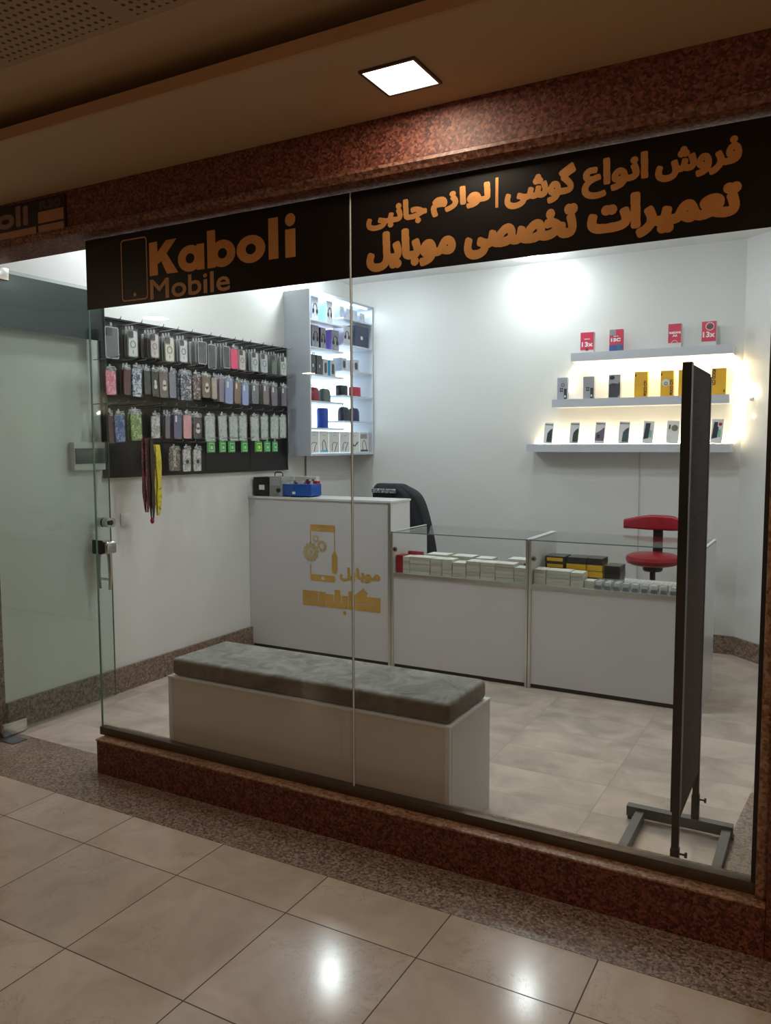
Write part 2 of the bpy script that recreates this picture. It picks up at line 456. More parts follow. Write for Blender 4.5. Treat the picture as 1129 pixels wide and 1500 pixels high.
# far side of the corridor (behind the photographer)
sbox('wall_corridor', plain('corridor_wall', (.04, .028, .02, 1), .5, var=.1, nscale=1), -7, 8, -11.2, -11.0, 0, 2.95)

# glass front
def pane(name, x0, x1, z0, z1, y0, y1, mat):
    return sbox(name, mat, x0, x1, y0, y1, z0, z1)
w1 = pane('window_1', .003, 1.4655, .19, 2.572, -.005, .005, M['glass'])
w2 = pane('window_2', 1.4745, 2.952, .19, 2.572, -.005, .005, M['glass'])
sbox('trim_9', M['seal'], 1.4700, 1.4738, -.0090, -.0045, .2125, 2.57); sbox('trim_13', M['glassedge'], 1.4660, 1.4700, -.006, .006, .2125, 2.57)       # silicone joint, pale strip paints in light coming from inside
sbox('trim_10', M['bronze'], .0, 2.966, -.018, .018, .1725, .212, bev=.002)  # bottom channel
sbox('trim_11', M['black'], 2.9525, 2.965, -.018, .018, .2125, 2.570)    # right channel
sbox('trim_12', M['glassedge'], .0, .0028, -.005, .005, .2125, 2.57)
# door, standing open against the left wall
door = thing('door_1', 'x', 'x'); del door['label']; del door['category']; door['kind'] = 'structure'
DX = -.80
bx('glass_pane', M['doorglass'], door, DX-.005, DX+.005, .015, .805, .018, 2.548)
bx('glass_edge', M['glassedge'], door, DX-.005, DX+.005, .8052, .8075, .018, 2.548)
bx('film_band', M['navyfilm'], door, DX-.0068, DX-.0052, .015, .805, 2.240, 2.532)
bx('hinge_patch', M['chrome'], door, DX-.018, DX+.018, .0, .150, .006, .075, bev=.004)
bx('top_patch', M['chrome'], door, DX-.018, DX+.018, .0, .150, 2.49, 2.555, bev=.004)
hb = bx('lock_body', M['chrome'], door, DX-.05, DX+.062, .7155, .800, .935, 1.015, bev=.014, seg=4)
bx('lock_cover', M['black'], hb, DX-.053, DX+.040, .700, .7148, .935, 1.022, bev=.010)
for sx, nm in ((-.05, 'pull_handle'), (.05, 'pull_handle')):
    bm = bmesh.new()
    tube(bm, [(DX+sx*.85, .748, .96), (DX+sx*1.0, .748, .90), (DX+sx*1.04, .748, .83), (DX+sx, .748, .77), (DX+sx*.86, .748, .712)], .016, 12, r_end=.010)
    obj(nm, bm, M['chrome'], door, True)
bm = bmesh.new(); tube(bm, [(DX-.055, .748, .775), (DX+.055, .748, .775)], .008, 10); obj('handle_stud', bm, M['chrome'], door, True)
bm = bmesh.new(); prism(bm, rrect(.768, 1.128, .072, .060, .026), 'x', DX+.006, DX+.050); a_ = obj('deadbolt', bm, M['chrome'], door, True)
bm = bmesh.new(); prism(bm, rrect(.768, 1.128, .072, .060, .026), 'x', DX-.045, DX-.006); obj('deadbolt_rear', bm, M['chrome'], a_, True)
bm = bmesh.new(); prism(bm, circ(.760, 1.128, .016), 'x', DX+.0502, DX+.060); obj('keyhole', bm, M['black'], a_, True)
# floor spring cover
tag(bx('floor_spring_cover', M['steelgrey'], None, -.86, -.66, -.03, .06, .0005, .004, bev=.001), 'flat grey metal spring cover in the floor below the open glass door', 'cover')

# ------------------------------------------------------------------ black sign bands with gold lettering
G = 'black sign bands across the shop window'
YS = -.0068
s1 = thing('sign_band', 'black sign band with gold Kaboli Mobile lettering and phone outline', 'sign', (.6, YS, 2.25), group=G)
s2 = thing('sign_band', 'black sign band with two lines of gold Persian lettering on right pane', 'sign', (2.2, YS, 2.25), group=G)
def rel(root): 
    L = root.location; return lambda y: (lambda u, v, h: (u-L.x, y-L.y, v-L.z))
def bandbox(root, x0, x1):
    L = root.location
    bx('band', M['film'], root, x0-L.x, x1-L.x, -.0006, .0012, 2.246-L.z, 2.568-L.z)
bandbox(s1, .0, 1.4655); bandbox(s2, 1.4745, 2.952)
YT = YS-.0022
def word(root, name, s, rect, st, mat=None, label=None):
    bm = bmesh.new(); letters(bm, s, rect, st, rel(root)(YT))
    o = obj(name, bm, mat or M['gold'], root)
    if label: o['label'] = label
    return o
KB = [('K', .412, .583), ('a', .585, .735), ('b', .752, .905), ('o', .912, 1.062), ('l', 1.079, 1.128), ('i', 1.163, 1.214)]
bm = bmesh.new()
mp = rel(s1)(YT)
zz = {'K': (2.362, 2.508), 'a': (2.357, 2.470), 'b': (2.357, 2.516), 'o': (2.357, 2.472), 'l': (2.360, 2.524), 'i': (2.357, 2.528)}
zz = {k: (a, b) for k, (a, b) in zz.items()}
sh = []
for ch, a, b in KB:
    z0, z1 = zz[ch]; rc = lambda x0, x1, c, d: sh.append(('+', [(x0, c), (x1, c), (x1, d), (x0, d)]))
    if ch == 'l': rc(a, b, z0, z1)
    elif ch == 'i': rc(a, b, z0, z0+.112); sh.append(('+', circ((a+b)/2, z1-.023, .0255, 24)))
    elif ch == 'K':
        rc(a, a+.050, z0, z1); m_ = (z0+z1)/2
        sh.append(('+', [(a+.045, m_-.030), (a+.075, m_-.012), (a+.165, z1), (a+.103, z1), (a+.045, m_+.022)]))
        sh.append(('+', [(a+.060, m_+.006), (a+.105, z0), (a+.171, z0), (a+.100, m_+.022)]))
    else:
        r = .0565; cz = z0+r; rx = .075 if ch == 'o' else .070
        cx = {'a': a+.068, 'b': b-.070, 'o': (a+b)/2}[ch]
        sh.append(('+', circ(cx, cz, rx, 40, r)))
        if ch == 'a': rc(b-.043, b, z0+.002, z0+.111)
        if ch == 'b': rc(a, a+.045, z0+.002, z1)
        sh.append(('-', circ(cx, cz, rx*.36, 30, r*.38)))
union(bm, sh, mp)
obj('name_lettering', bm, M['gold'], s1)
word(s1, 'subtitle_lettering', 'Mobile', (.412, .873, 2.256, 2.346), .0045, M['goldpale'])
bm = bmesh.new(); O_ = rrect(.316, 2.402, .164, .278, .018); I_ = rrect(.316, 2.402, .152, .266, .013)
for i in range(len(O_)):
    j = (i+1) % len(O_)
    bm.faces.new([bm.verts.new(mp(x, z, 0)) for x, z in (O_[i], O_[j], I_[j], I_[i])])
bm.faces.new([bm.verts.new(mp(x, z, 0)) for x, z in circ(.316, 2.290, .009, 16)])
obj('phone_outline', bm, M['goldpale'], s1)

def fa(s):  # letters given in reading order as presentation forms, laid out right to left
    return s[::-1]
W_FORUSH = fa('\uFED3\uFEAE\uFEED\uFEB5'); W_ANVA = fa('\uFE8D\uFEE7\uFEEE\uFE8D\uFEC9'); W_GUSHI = fa('\uFB94\uFEEE\uFEB7\uFBFD')
W_LAVAZEM = fa('\uFEDF\uFEEE\uFE8D\uFEAF\uFEE1'); W_JANEBI = fa('\uFE9F\uFE8E\uFEE7\uFE92\uFBFD')
W_TAMIRAT = fa('\uFE97\uFECC\uFEE4\uFBFF\uFEAE\uFE8D\uFE95'); W_TAKH = fa('\uFE97\uFEA8\uFEBC\uFEBC\uFBFD'); W_MOB = fa('\uFEE3\uFEEE\uFE91\uFE8E\uFBFE\uFEDE')
u1 = [(W_FORUSH, 2.604, 2.856, 2.424, 2.530), (W_ANVA, 2.370, 2.583, 2.405, 2.530), (W_GUSHI, 2.100, 2.350, 2.412, 2.535),
      (W_LAVAZEM, 1.816, 2.048, 2.426, 2.520), (W_JANEBI, 1.543, 1.801, 2.410, 2.508)]
for s, a, b, c, d in u1: word(s2, 'upper_lettering', s, (a, b, c, d), .0125)
bm = bmesh.new(); mp2 = rel(s2)(YT)
bm.faces.new([bm.verts.new(mp2(x, z, 0)) for x, z in ((2.066, 2.426), (2.077, 2.426), (2.077, 2.528), (2.066, 2.528))]); obj('divider_bar', bm, M['gold'], s2)
for s, a, b, c, d in [(W_TAMIRAT, 2.390, 2.858, 2.262, 2.408), (W_TAKH, 1.948, 2.358, 2.258, 2.402), (W_MOB, 1.543, 1.916, 2.257, 2.402)]:
    word(s2, 'lower_lettering', s, (a, b, c, d), .0200)

# sign plaque on the fascia over the door
pq = thing('shop_plaque', 'dark nameplate with pale boli letters and number 30 on fascia', 'sign', (-.5, -.072, 2.61))
L = pq.location
bx('board', plain('plaque_black', (.012, .006, .010, 1), .3, var=.1), pq, -.75, .455, -.006, .0, .0, .165)
mpq = rel(pq)(-.072-.0075)
bm = bmesh.new()
for (a, b, c, d) in ((-1.24, -.252, 2.618, 2.652), (-.236, -.056, 2.618, 2.652), (-.236, -.056, 2.662, 2.715)):
    bm.faces.new([bm.verts.new(mpq(x, z, 0)) for x, z in ((a, c), (b, c), (b, d), (a, d))])
obj('gold_strip', bm, plain('plaque_gold', (.40, .20, .09, 1), .4, .3, var=.1), pq)
bm = bmesh.new(); letters(bm, 'Kaboli', (-.93, -.305, 2.666, 2.765), .014, mpq); obj('name_lettering', bm, plain('plaque_letters', (.22, .12, .09, 1), .4, var=.1), pq)
bm = bmesh.new(); letters(bm, 'R30', (-.222, -.075, 2.722, 2.765), .006, mpq); obj('unit_number', bm, plain('plaque_num', (.07, .04, .05, 1), .4, var=0), pq)

# ------------------------------------------------------------------ bench
b = thing('bench', 'low white box bench with grey velvet cushion behind the window', 'bench', (1.11, .30, 0))
bx('carcass', M['benchp'], b, -.738, .738, -.206, .206, .002, .486)
for x in (-.745, .725): bx('corner_post', M['lam2'], b, x, x+.02, -.213, -.193, .001, .490)
bx('side_panel', M['lam'], b, .7385, .7455, -.190, .213, .001, .490)
bx('top_board', M['lam2'], b, -.748, .748, -.216, .216, .4865, .494)
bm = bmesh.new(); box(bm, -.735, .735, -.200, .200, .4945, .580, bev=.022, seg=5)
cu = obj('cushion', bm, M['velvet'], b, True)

# ------------------------------------------------------------------ tall counter
YC = 2.265
tc = thing('reception_counter', 'tall white counter with gold phone logo and Persian lettering', 'counter', (-.24, YC, 0))
Lt = tc.location
bx('body', M['lam'], tc, -.636, .618, .004, .30, .03, 1.19)
bx('side_panel', M['lam'], tc, .6185, .638, .004, .30, .004, 1.19)
bx('plinth', M['black'], tc, -.636, .618, .02, .28, .0, .03)
bx('top_board', M['lam2'], tc, -.638, .644, -.004, .305, 1.1905, 1.204)
bx('edge_strip', M['alu'], tc, .618, .640, -.004, .0035, .004, 1.19)
mpc = rel(tc)(YC+.002)
bm = bmesh.new(); SH = []
def pol(pts): SH.append(('+', list(pts)))
def flush(): union(bm, SH, mpc, .0016); SH.clear()
pol(rrect(-.184, .984, .224, .048, .012)); pol([(-.298, .86), (-.289, .86), (-.289, .97), (-.298, .97)])
pol([(-.298, .62), (-.289, .62), (-.289, .705), (-.298, .705)]); pol([(-.082, .80), (-.074, .80), (-.074, .965), (-.082, .965)])
pol(rrect(-.184, .604, .224, .048, .018))
pol(rrect(-.079, .722, .050, .155, .022)); pol([(-.092, .79), (-.066, .79), (-.072, .815), (-.086, .815)])
SH.append(('-', rrect(-.184, .984, .055, .006, .002))); SH.append(('-', circ(-.184, .604, .015, 16)))
flush(); obj('phone_logo', bm, M['goldlogo'], tc)
bm = bmesh.new()
def gear(cx, cz, r, ri, teeth):
    N = teeth*4; A_ = []
    for i in range(N):
        rr = r if i % 4 in (0, 1) else r*.88
        A_.append((cx+rr*math.cos(2*PI*i/N), cz+rr*math.sin(2*PI*i/N)))
    pol(A_); SH.append(('-', circ(cx, cz, ri, 24)))
gear(-.190, .846, .047, .020, 10); gear(-.245, .900, .030, .013, 8); SH.append(('-', circ(-.290, .797, .080, 30))); gear(-.290, .797, .074, .028, 12); pol(circ(-.290, .797, .017, 16))
flush(); obj('gear_logo', bm, M['goldlogo2'], tc)
bm = bmesh.new(); letters(bm, W_MOB, (-.036, .313, .596, .702), .013, mpc); obj('small_lettering', bm, M['goldlogo'], tc)
bm = bmesh.new()
R4 = lambda a, b, c, d: pol([(a, c), (b, c), (b, d), (a, d)])
CUT = lambda a, b, c, d: SH.append(('-', [(a, c), (b, c), (b, d), (a, d)]))
# block lettering: kaf, alef, be, lam, ye
R4(.088, .314, .388, .496); pol([(.095, .45), (.095, .500), (.170, .556), (.207, .520), (.190, .496)]); CUT(.100, .262, .433, .441); CUT(.0, .092, .433, .60)
R4(.040, .088, .388, .524); CUT(.0795, .0865, .380, .60)
R4(-.371, .034, .386, .488); R4(-.371, -.160, .386, .500); R4(-.082, -.030, .425, .526); CUT(-.026, -.018, .425, .50); CUT(-.092, -.085, .425, .51)
CUT(-.228, -.221, .418, .51); CUT(-.322, -.221, .424, .430); CUT(-.162, -.155, .37, .43)
pol(circ(.006, .357, .014, 18)); flush()
obj('block_lettering', bm, M['goldlogo'], tc)

# ------------------------------------------------------------------ glass showcases
def showcase(x0, x1, label):
    w = x1-x0; d = .545
    r = thing('glass_showcase', label, 'counter', (x0, YC, 0), group='white glass topped showcases')
    bx('front_panel', M['lam'], r, .016, w-.016, .004, .020, .03, .672)
    bx('plinth', M['black'], r, .016, w-.016, .02, .04, 0, .03)
    for x in (0, w-.0155): bx('side_panel', M['lam'], r, x, x+.0155, .0, d, .002, .978)
    for x in (0.0, w-.016): bx('edge_strip', M['alu'], r, x, x+.016, -.0055, -.0005, .002, .985)
    bx('shelf', M['lam2'], r, .016, w-.016, .004, d, .6725, .690)
    bx('shelf_strip', M['alu'], r, .016, w-.016, -.003, .0035, .668, .692)
    bx('front_glass', M['topglass'], r, .0165, w-.0165, .006, .0105, .6925, .978)
    bx('top_glass', M['topglass'], r, .003, w-.003, -.004, d+.004, .9795, .986)
    bx('glass_rim', M['glassedge'], r, .003, w-.003, -.0062, -.0042, .9795, .986)
    for x in (.0, w-.0158): bx('top_strip', M['lam2'], r, x, x+.0158, .0, d, .9865, .9905)
    bm = bmesh.new(); prism(bm, circ(.032, .862, .017), 'y', -.006, .004)
    k = obj('lock', bm, M['chrome'], r, True)
    bm = bmesh.new(); prism(bm, circ(.032, .862, .008), 'y', -.0085, -.0062); obj('keyhole', bm, M['black'], k, True)
    return r
showcase(.404, 1.423, 'left glass showcase full of white boxes beside the tall counter')
showcase(1.428, 2.498, 'right glass showcase with black and yellow boxes, behind dark board')

def carton(name, label, cat, x, y, z, w, d, h, mat, topm=None, group=None, seam=True, label_strip=None):
    r = thing(name, label, cat, (x, y, z), group=group)
    bx('body', mat, r, 0, w, 0, d, .0005, h*.94)
    bx('lid', topm or M['creamtop'], r, .0008, w-.0008, .0008, d, h*.94+.0001, h)
    if label_strip: bx('label_patch', label_strip, r, w*.1, w*.9, -.0006, -.0001, h*.2, h*.75)
    return r
ZS = .6905
tone = [plain('cream_box', (.58, .56, .49, 1), .5, var=.04), plain('ivory_box', (.62, .60, .52, 1), .5, var=.04), plain('grey_cream_box', (.52, .51, .46, 1), .5, var=.04)]
ordn = ['first', 'second', 'third', 'fourth', 'fifth', 'sixth', 'seventh', 'eighth', 'ninth', 'tenth', 'eleventh', 'twelfth']
def stack(x, y, w, d, n, h, where, g):
    for k in range(n):
        lev = 'topmost' if k == n-1 else ('bottom' if k == 0 else ordn[k]+' from bottom')
        carton('slim_box', 'slim white box, '+lev+' of '+where, 'box', x+random.uniform(-.001, .001), y+random.uniform(0, .004), ZS+k*h, w, d, h-.001, tone[(k+int(x*20)) % 3], group=g)
g1 = 'slim white boxes stacked in the left showcase'
xs = [(.482, .052, 4, .030), (.538, .157, 5, .0245), (.700, .085, 5, .024), (.790, .073, 5, .024), (.868, .098, 4, .026), (.970, .100, 5, .024), (1.074, .105, 5, .024), (1.183, .128, 5, .024), (1.316, .078, 4, .025)]
for i, (x, w, n, h) in enumerate(xs): stack(x, YC+.030, w, .11, n, h, ordn[i]+' front stack in left showcase', g1)
for i, (x, w, n, h) in enumerate([(.60, .16, 5, .026), (.80, .16, 5, .026), (.98, .12, 5, .025), (1.22, .15, 5, .027)]):
    stack(x, YC+.165, w, .12, n, h, ordn[i]+' rear stack in left showcase', 'slim white boxes in the back row of the left showcase')
carton('red_box', 'upright dark red box at left end of left showcase', 'box', .426, YC+.034, ZS, .053, .10, .125, M['redc'], M['redc'])
carton('red_box', 'narrow red box lying behind the first stack in left showcase', 'box', .46, YC+.150, ZS, .115, .03, .142, M['redc'], M['redc'])
carton('red_box', 'small red box near right end of left showcase', 'box', 1.335, YC+.165, ZS, .05, .08, .110, M['redc'], M['redc'])
g2 = 'slim white boxes stacked in the right showcase'
for i, (x, w, n, h) in enumerate([(1.452, .080, 4, .025), (1.536, .155, 4, .025), (1.695, .080, 4, .024)]):
    stack(x, YC+.030, w, .11, n, h, ordn[i]+' front stack in right showcase', g2)
stack(1.780, YC+.045, .06, .09, 2, .024, 'low stack beside the clear packs in right showcase', g2)
blk = plain('black_card', (.018, .016, .015, 1), .35, var=.1)
def bb(x, y, z, w, d, h, mat, lab, strip=None):
    carton('accessory_box', lab, 'box', x, y, z, w, d, h, mat, plain('dull_lid', (.06, .06, .055, 1), .3, var=.1), label_strip=strip)
g3y = YC+.21
for i, (x, w) in enumerate([(1.470, .135), (1.612, .13), (1.750, .10), (1.862, .10)]):
    for k in range(4):
        h = .042; ok = (i < 3) or k < 3
        if not ok: continue
        yel = (i == 0 and k in (1, 2, 3)) or (i in (1, 2) and k in (1, 2))
        bb(x+random.uniform(-.003, .003), g3y+i*.005, ZS+k*h, w, .15, h-.001, M['yel'] if (i in (1, 2) and k in (1, 2)) else blk,
           '%s, %s of %s pile in right showcase' % ('yellow box' if (i in (1, 2) and k in (1, 2)) else ('black box with yellow band' if yel else 'black box')[:30], ['bottom', 'second from bottom', 'third from bottom', 'topmost'][k], ordn[i]),
           M['yel'] if yel else None)
# clear small packs
pk = thing('clear_pack', 'x', 'pack', group='small clear packs of adapters in the right showcase')
bx('shell', M['clearbox'], pk, 0, .050, 0, .05, .0005, .058, bev=.004)
bx('adapter', M['paper'], pk, .008, .042, .008, .042, .010, .050, bev=.004)
bx('insert', plain('pack_insert', (.10, .11, .13, 1), .5, var=.2), pk, .006, .044, .0025, .006, .004, .026)
first = True; q = 0
for row in range(2):
    for i in range(11):
        x = 1.848+i*.0565; y = YC+.022+row*.058
        lab = '%s small clear adapter pack in %s row of right showcase' % (ordn[i], 'front' if row == 0 else 'second')
        if first: pk.location = (x, y, ZS); pk['label'] = lab; first = False
        else: dup(pk, (x, y, ZS), label=lab)

# ------------------------------------------------------------------ devices on the tall counter
ZT = 1.2045
d = thing('power_supply', 'black instrument case with white sticker at left end of tall counter', 'device', (-.862, YC+.045, ZT))
bx('case', M['black'], d, 0, .150, 0, .17, .006, .148, bev=.004)
bx('sticker', M['paper'], d, .056, .108, -.0012, -.0002, .050, .088)
for x in (.012, .128): bx('foot', M['ink'], d, x, x+.012, .01, .16, 0, .006)
d = thing('bench_power_unit', 'grey faced power unit with carry handle and black knob', 'device', (-.706, YC+.045, ZT))
bx('case', plain('grey_panel', (.24, .25, .23, 1), .5, var=.08), d, 0, .118, 0, .17, .0, .155, bev=.003)
bm = bmesh.new(); tube(bm, [(-.004, .08, .1555), (-.004, .08, .178), (.006, .08, .186), (.062, .08, .186), (.072, .08, .178), (.072, .08, .1555)], .0045, 8)
obj('handle', bm, M['black'], d, True)
bm = bmesh.new(); prism(bm, circ(.090, .050, .016), 'y', -.014, -.0005); obj('knob', bm, M['black'], d, True)
bx('screen', plain('display', (.30, .33, .31, 1), .3, var=.05), d, .012, .100, -.0012, -.0002, .085, .145)
d = thing('blue_crate', 'blue plastic crate filled with small cards on tall counter', 'crate', (-.585, YC+.060, ZT), rz=math.radians(0))
prB = [(0, .0), (.120, -.02), (.255, .012), (.255, .15), (0, .15)]
bm = bmesh.new(); prism(bm, prB, 'z', .010, .098); obj('body', bm, M['bluec'], d)
bx('foot', M['black'], d, .07, .18, .0, .14, 0, .0098); bx('foot', M['black'], d, .205, .23, .02, .14, 0, .0098)
for i in range(9):
    x = .015+i*.026
    bx('card', [M['cream'], M['paper'], colmat((150, 110, 90)), colmat((60, 50, 90))][i % 4], d, x, x+.02, .03+.01*(i % 3), .034+.01*(i % 3), .099, .112+.014*((i*7) % 3)/2)
bx('label_sticker', M['paper'], d, .102, .130, -.0215, -.0205, .024, .042)
c = thing('cardboard_box', 'pale beige flat box standing behind the blue crate', 'box', (-.62, YC+.270, ZT))
bx('body', M['cream'], c, 0, .20, 0, .05, 0, .135); bx('lid', M['cream'], c, -.002, .202, -.002, .052, .1352, .150)
c = thing('card_tray', 'open tray of red and navy tokens behind blue crate', 'tray', (-.535, YC+.212, ZT))
bx('tray', M['redc'], c, 0.05, .16, 0, .05, 0, .118)
for i in range(4): bx('token', [M['navy'], M['paper']][i % 2], c, .055+.026*i, .075+.026*i, .01, .04, .1185, .130)

# ------------------------------------------------------------------ display board with hooks on the left wall
pb = thing('hook_display_board', 'black slatted display board covered in phone case packs', 'display board', (XL, .83, 1.41))
ys = [(.0, .50), (.504, .93), (.934, 1.44), (1.444, 1.930)]
for a, b_ in ys: bx('panel', M['pegb'], pb, .001, .020, a, b_, 0, .98)
bx('top_rail', M['pegt'], pb, .0, .034, -.004, 1.930, .9805, .992)
bx('bottom_rail', M['pegt'], pb, .0, .034, -.004, 1.930, -.012, -.0005)
bx('end_rail', M['alu'], pb, .0, .030, 1.9302, 1.936, -.01, .99)
for z in (.74, .50, .245): bx('slat_rail', M['pegt'], pb, .0205, .026, .0, 1.93, z-.008, z+.008)
XF = -.72
HK = bmesh.new(); tube(HK, [(.021, 0, 0), (.12, 0, .004), (.235, 0, .009), (.245, 0, .012), (.248, 0, .024)], .0028, 6)
hk0 = obj('hook', HK, M['hook'], pb, True)
hookn = [0]
def hook(y, z):
    o = hk0 if hookn[0] == 0 else hk0.copy()
    if hookn[0]: C.objects.link(o)
    hookn[0] += 1
    o.location = (0, y-.83, z-1.41)

pattern = {
 'navyfloral': patterned('navy_floral', (.02, .025, .06, 1), (.05, .05, .09, 1), (.6, .6, .62, 1), 60),
 'darkfloral': patterned('dark_floral', (.03, .012, .015, 1), (.12, .05, .05, 1), (.5, .45, .42, 1), 60),
 'brownbear': patterned('brown_print', (.07, .045, .03, 1), (.15, .10, .07, 1), (.55, .47, .38, 1), 35),
 'greenp': patterned('green_print', (.13, .22, .05, 1), (.22, .34, .10, 1), (.5, .62, .3, 1), 40),
 'pinkp': patterned('pink_print', (.62, .14, .22, 1), (.72, .25, .34, 1), (.8, .5, .55, 1), 45),
 'greyp': patterned('grey_print', (.08, .07, .065, 1), (.14, .125, .115, 1), None, 30),
 'joker': patterned('brown_letter_print', (.07, .045, .03, 1), (.12, .09, .06, 1), (.3, .26, .2, 1), 40),
 'whitenavy': patterned('white_navy_print', (.03, .04, .11, 1), (.5, .55, .6, 1), (.62, .66, .7, 1), 42),
 'bluep': patterned('blue_print', (.03, .07, .20, 1), (.06, .12, .30, 1), (.25, .3, .5, 1), 40)}
_proto = {}
def casepack(style, mat, w, h, x, y, z, label, group, tilt=0, lite=False):
    """z = top of the pack, y = centre; hangs in the y-z plane, faces +x"""
    r = thing('phone_case_pack', label, 'phone case', (x, y, z), group=group)
    r.rotation_euler = (math.radians(tilt), 0, 0)
    ch = h*(.94 if style in ('ring', 'clear') else .88) if style not in ('white', 'bag') else h*.92; cw = w*(.93 if style in ('ring', 'clear') else .86)
    cz = -h+ch/2+h*.02
    if style == 'bag':
        bm = bmesh.new(); prism(bm, rrect(0, -h/2, w*.92, h*.95, .01), 'x', .0, .006); obj('pouch', bm, M['pouch'], r, True)
        bm = bmesh.new(); tube(bm, [(-.004, -.03*1, -h*.2), (-.004, .02, -h*.35), (-.004, -.015, -h*.5), (-.004, .025, -h*.62), (-.004, .0, -h*.8)], .008, 6); obj('coiled_cable', bm, M['paper'], r, True)
    else:
        bm = bmesh.new(); prism(bm, rrect(0, cz, cw, ch, min(.013, cw*.2)), 'x', -.004, .004)
        cs = obj('case', bm, mat, r, True)
        if not lite:
            if style == 'ring':
                bm = bmesh.new(); O_ = rrect(0, cz, cw*1.02, ch*1.005, .014); I_ = rrect(0, cz, cw*.9, ch*.94, .011)
                for i in range(len(O_)):
                    j = (i+1) % len(O_)
                    bm.faces.new([bm.verts.new((.0046, p[0], p[1])) for p in (O_[i], O_[j], I_[j], I_[i])])
                obj('frame', bm, M['frame_'], r)
                bm = bmesh.new(); ring(bm, 0, cz-ch*.02, cw*.30, cw*.21, 'x', .0041, .0055); prism(bm, [(-.003, cz-ch*.36), (.003, cz-ch*.36), (.003, cz-ch*.24), (-.003, cz-ch*.24)], 'x', .0041, .0052)
                obj('magnet_ring', bm, M['ring_'], r)
            if style in ('ring', 'clear'):
                bm = bmesh.new(); prism(bm, rrect(-cw*.20, cz+ch*.34, cw*.46, ch*.24, .007), 'x', .0041, .0075); cb = obj('camera_bump', bm, M['bump_'], r, True)
            if style == 'plain':
                bm = bmesh.new(); prism(bm, rrect(-cw*.24, cz+ch*.30, cw*.22, ch*.26, .004), 'x', .0041, .0065); obj('camera_cutout', bm, M['paper'], r, True)
            if style == 'motif':
                bm = bmesh.new(); prism(bm, circ(cw*.08, cz+ch*.05, cw*.2, 14, cw*.3), 'x', .0041, .0055); prism(bm, circ(cw*.08, cz-ch*.12, cw*.26, 14, cw*.28), 'x', .0041, .0055)
                obj('motif', bm, M['motif_'], r)
            if style == 'clear':
                bm = bmesh.new(); O_ = rrect(0, cz, cw*1.05, ch*1.01, .014); I_ = rrect(0, cz, cw*.93, ch*.95, .011)
                for i in range(len(O_)):
                    j = (i+1) % len(O_)
                    bm.faces.new([bm.verts.new((.0046, p[0], p[1])) for p in (O_[i], O_[j], I_[j], I_[i])])
                obj('pale_rim', bm, M['rim_'], r)
        # film pouch: gently crumpled sheet in front, gathered at the top
        bm = bmesh.new(); nx, nz = (7, 12) if not lite else (3, 5)
        rg = random.Random(int(y*1000)+int(z*77))
        g = [[bm.verts.new((.008+rg.uniform(-.0022, .0028)+(.003 if j > nz-3 else 0), (-.5+i/nx)*w*(.96 if j < nz-1 else .9), -h+h*j/nz)) for i in range(nx+1)] for j in range(nz+1)]
        for j in range(nz):
            for i in range(nx): bm.faces.new((g[j][i], g[j][i+1], g[j+1][i+1], g[j+1][i]))
        bk = [bm.verts.new((-.0055, (-.5+i)*w*.96, -h+j*h)) for i, j in ((0, 0), (0, 1))]
        bm.faces.new((g[0][0], g[nz][0], bk[1], bk[0]))
        obj('pouch', bm, M['pouchw'] if style == 'white' else M['pouch'], r)
        if style not in ('ring', 'clear'):
            bm = bmesh.new(); g = [[bm.verts.new((.011+rg.uniform(-.004, .005), (-.5+i/6)*w*(.95-.25*j/4)+rg.uniform(-.003, .003), -h*.13+h*.17*j/4)) for i in range(7)] for j in range(5)]
            for j in range(4):
                for i in range(6): bm.faces.new((g[j][i], g[j][i+1], g[j+1][i+1], g[j+1][i]))
            obj('gathered_top', bm, M['crumple'], r)
    bm = bmesh.new(); O_ = rrect(0, .008, .016, .024, .006); prism(bm, O_, 'x', -.001, .001)
    obj('hang_tab', bm, M['tab_'], r)
    return r
M['frame_'] = plain('case_frame', (.10, .10, .10, 1), .4, var=0); M['ring_'] = plain('case_ring', (.22, .22, .22, 1), .4, var=0)
M['bump_'] = plain('case_bump', (.05, .05, .055, 1), .3, var=0); M['motif_'] = plain('pale_motif', (.60, .57, .50, 1), .5, var=.1)
M['rim_'] = plain('pale_rim', (.42, .44, .44, 1), .3, var=0); M['tab_'] = film('tab_film', (.95, .96, .96, 1), .25)
wht, beige, cream_, dk = (200, 202, 200), (196, 180, 172), (206, 202, 178), (52, 54, 56)
# (y0, y1, ztop, zbot, style, material/colour, description, stack count behind)
R1 = [(.733,.841,2.348,2.147,'clear',(96,102,104),'smoky clear phone case in a clear box',0),(.913,.998,2.328,2.15,'ring',wht,'white magnet-ring case with dark camera block',2),(1.102,1.178,2.329,2.163,'ring',beige,'pinkish beige magnet-ring case',3),
(1.227,1.318,2.323,2.149,'ring',cream_,'pale yellowish clear case',2),(1.363,1.444,2.32,2.156,'ring',wht,'white ring case with black frame',2),(1.542,1.634,2.327,2.162,'clear',(70,74,76),'dark glossy case beside its twin',3),
(1.645,1.728,2.318,2.137,'clear',(62,65,68),'charcoal case in pale-rimmed clear box',0),(1.806,1.881,2.321,2.155,'clear',dk,'black case left of the hot pink one',4),(1.885,1.975,2.321,2.157,'plain0',(232,60,110),'hot pink case pack',0),
(1.981,2.059,2.315,2.154,'ring',(206,196,184),'beige ring case right of the hot pink pack',0),(2.128,2.214,2.31,2.156,'ring',wht,'white ring case above the grey cases',3),(2.239,2.329,2.311,2.154,'ring',(190,194,200),'cool white ring case',1),
(2.376,2.446,2.313,2.154,'ring',(90,108,100),'dark green ring case',3),(2.490,2.577,2.313,2.152,'ring',(196,200,194),'white ring case at the far right end',3)]
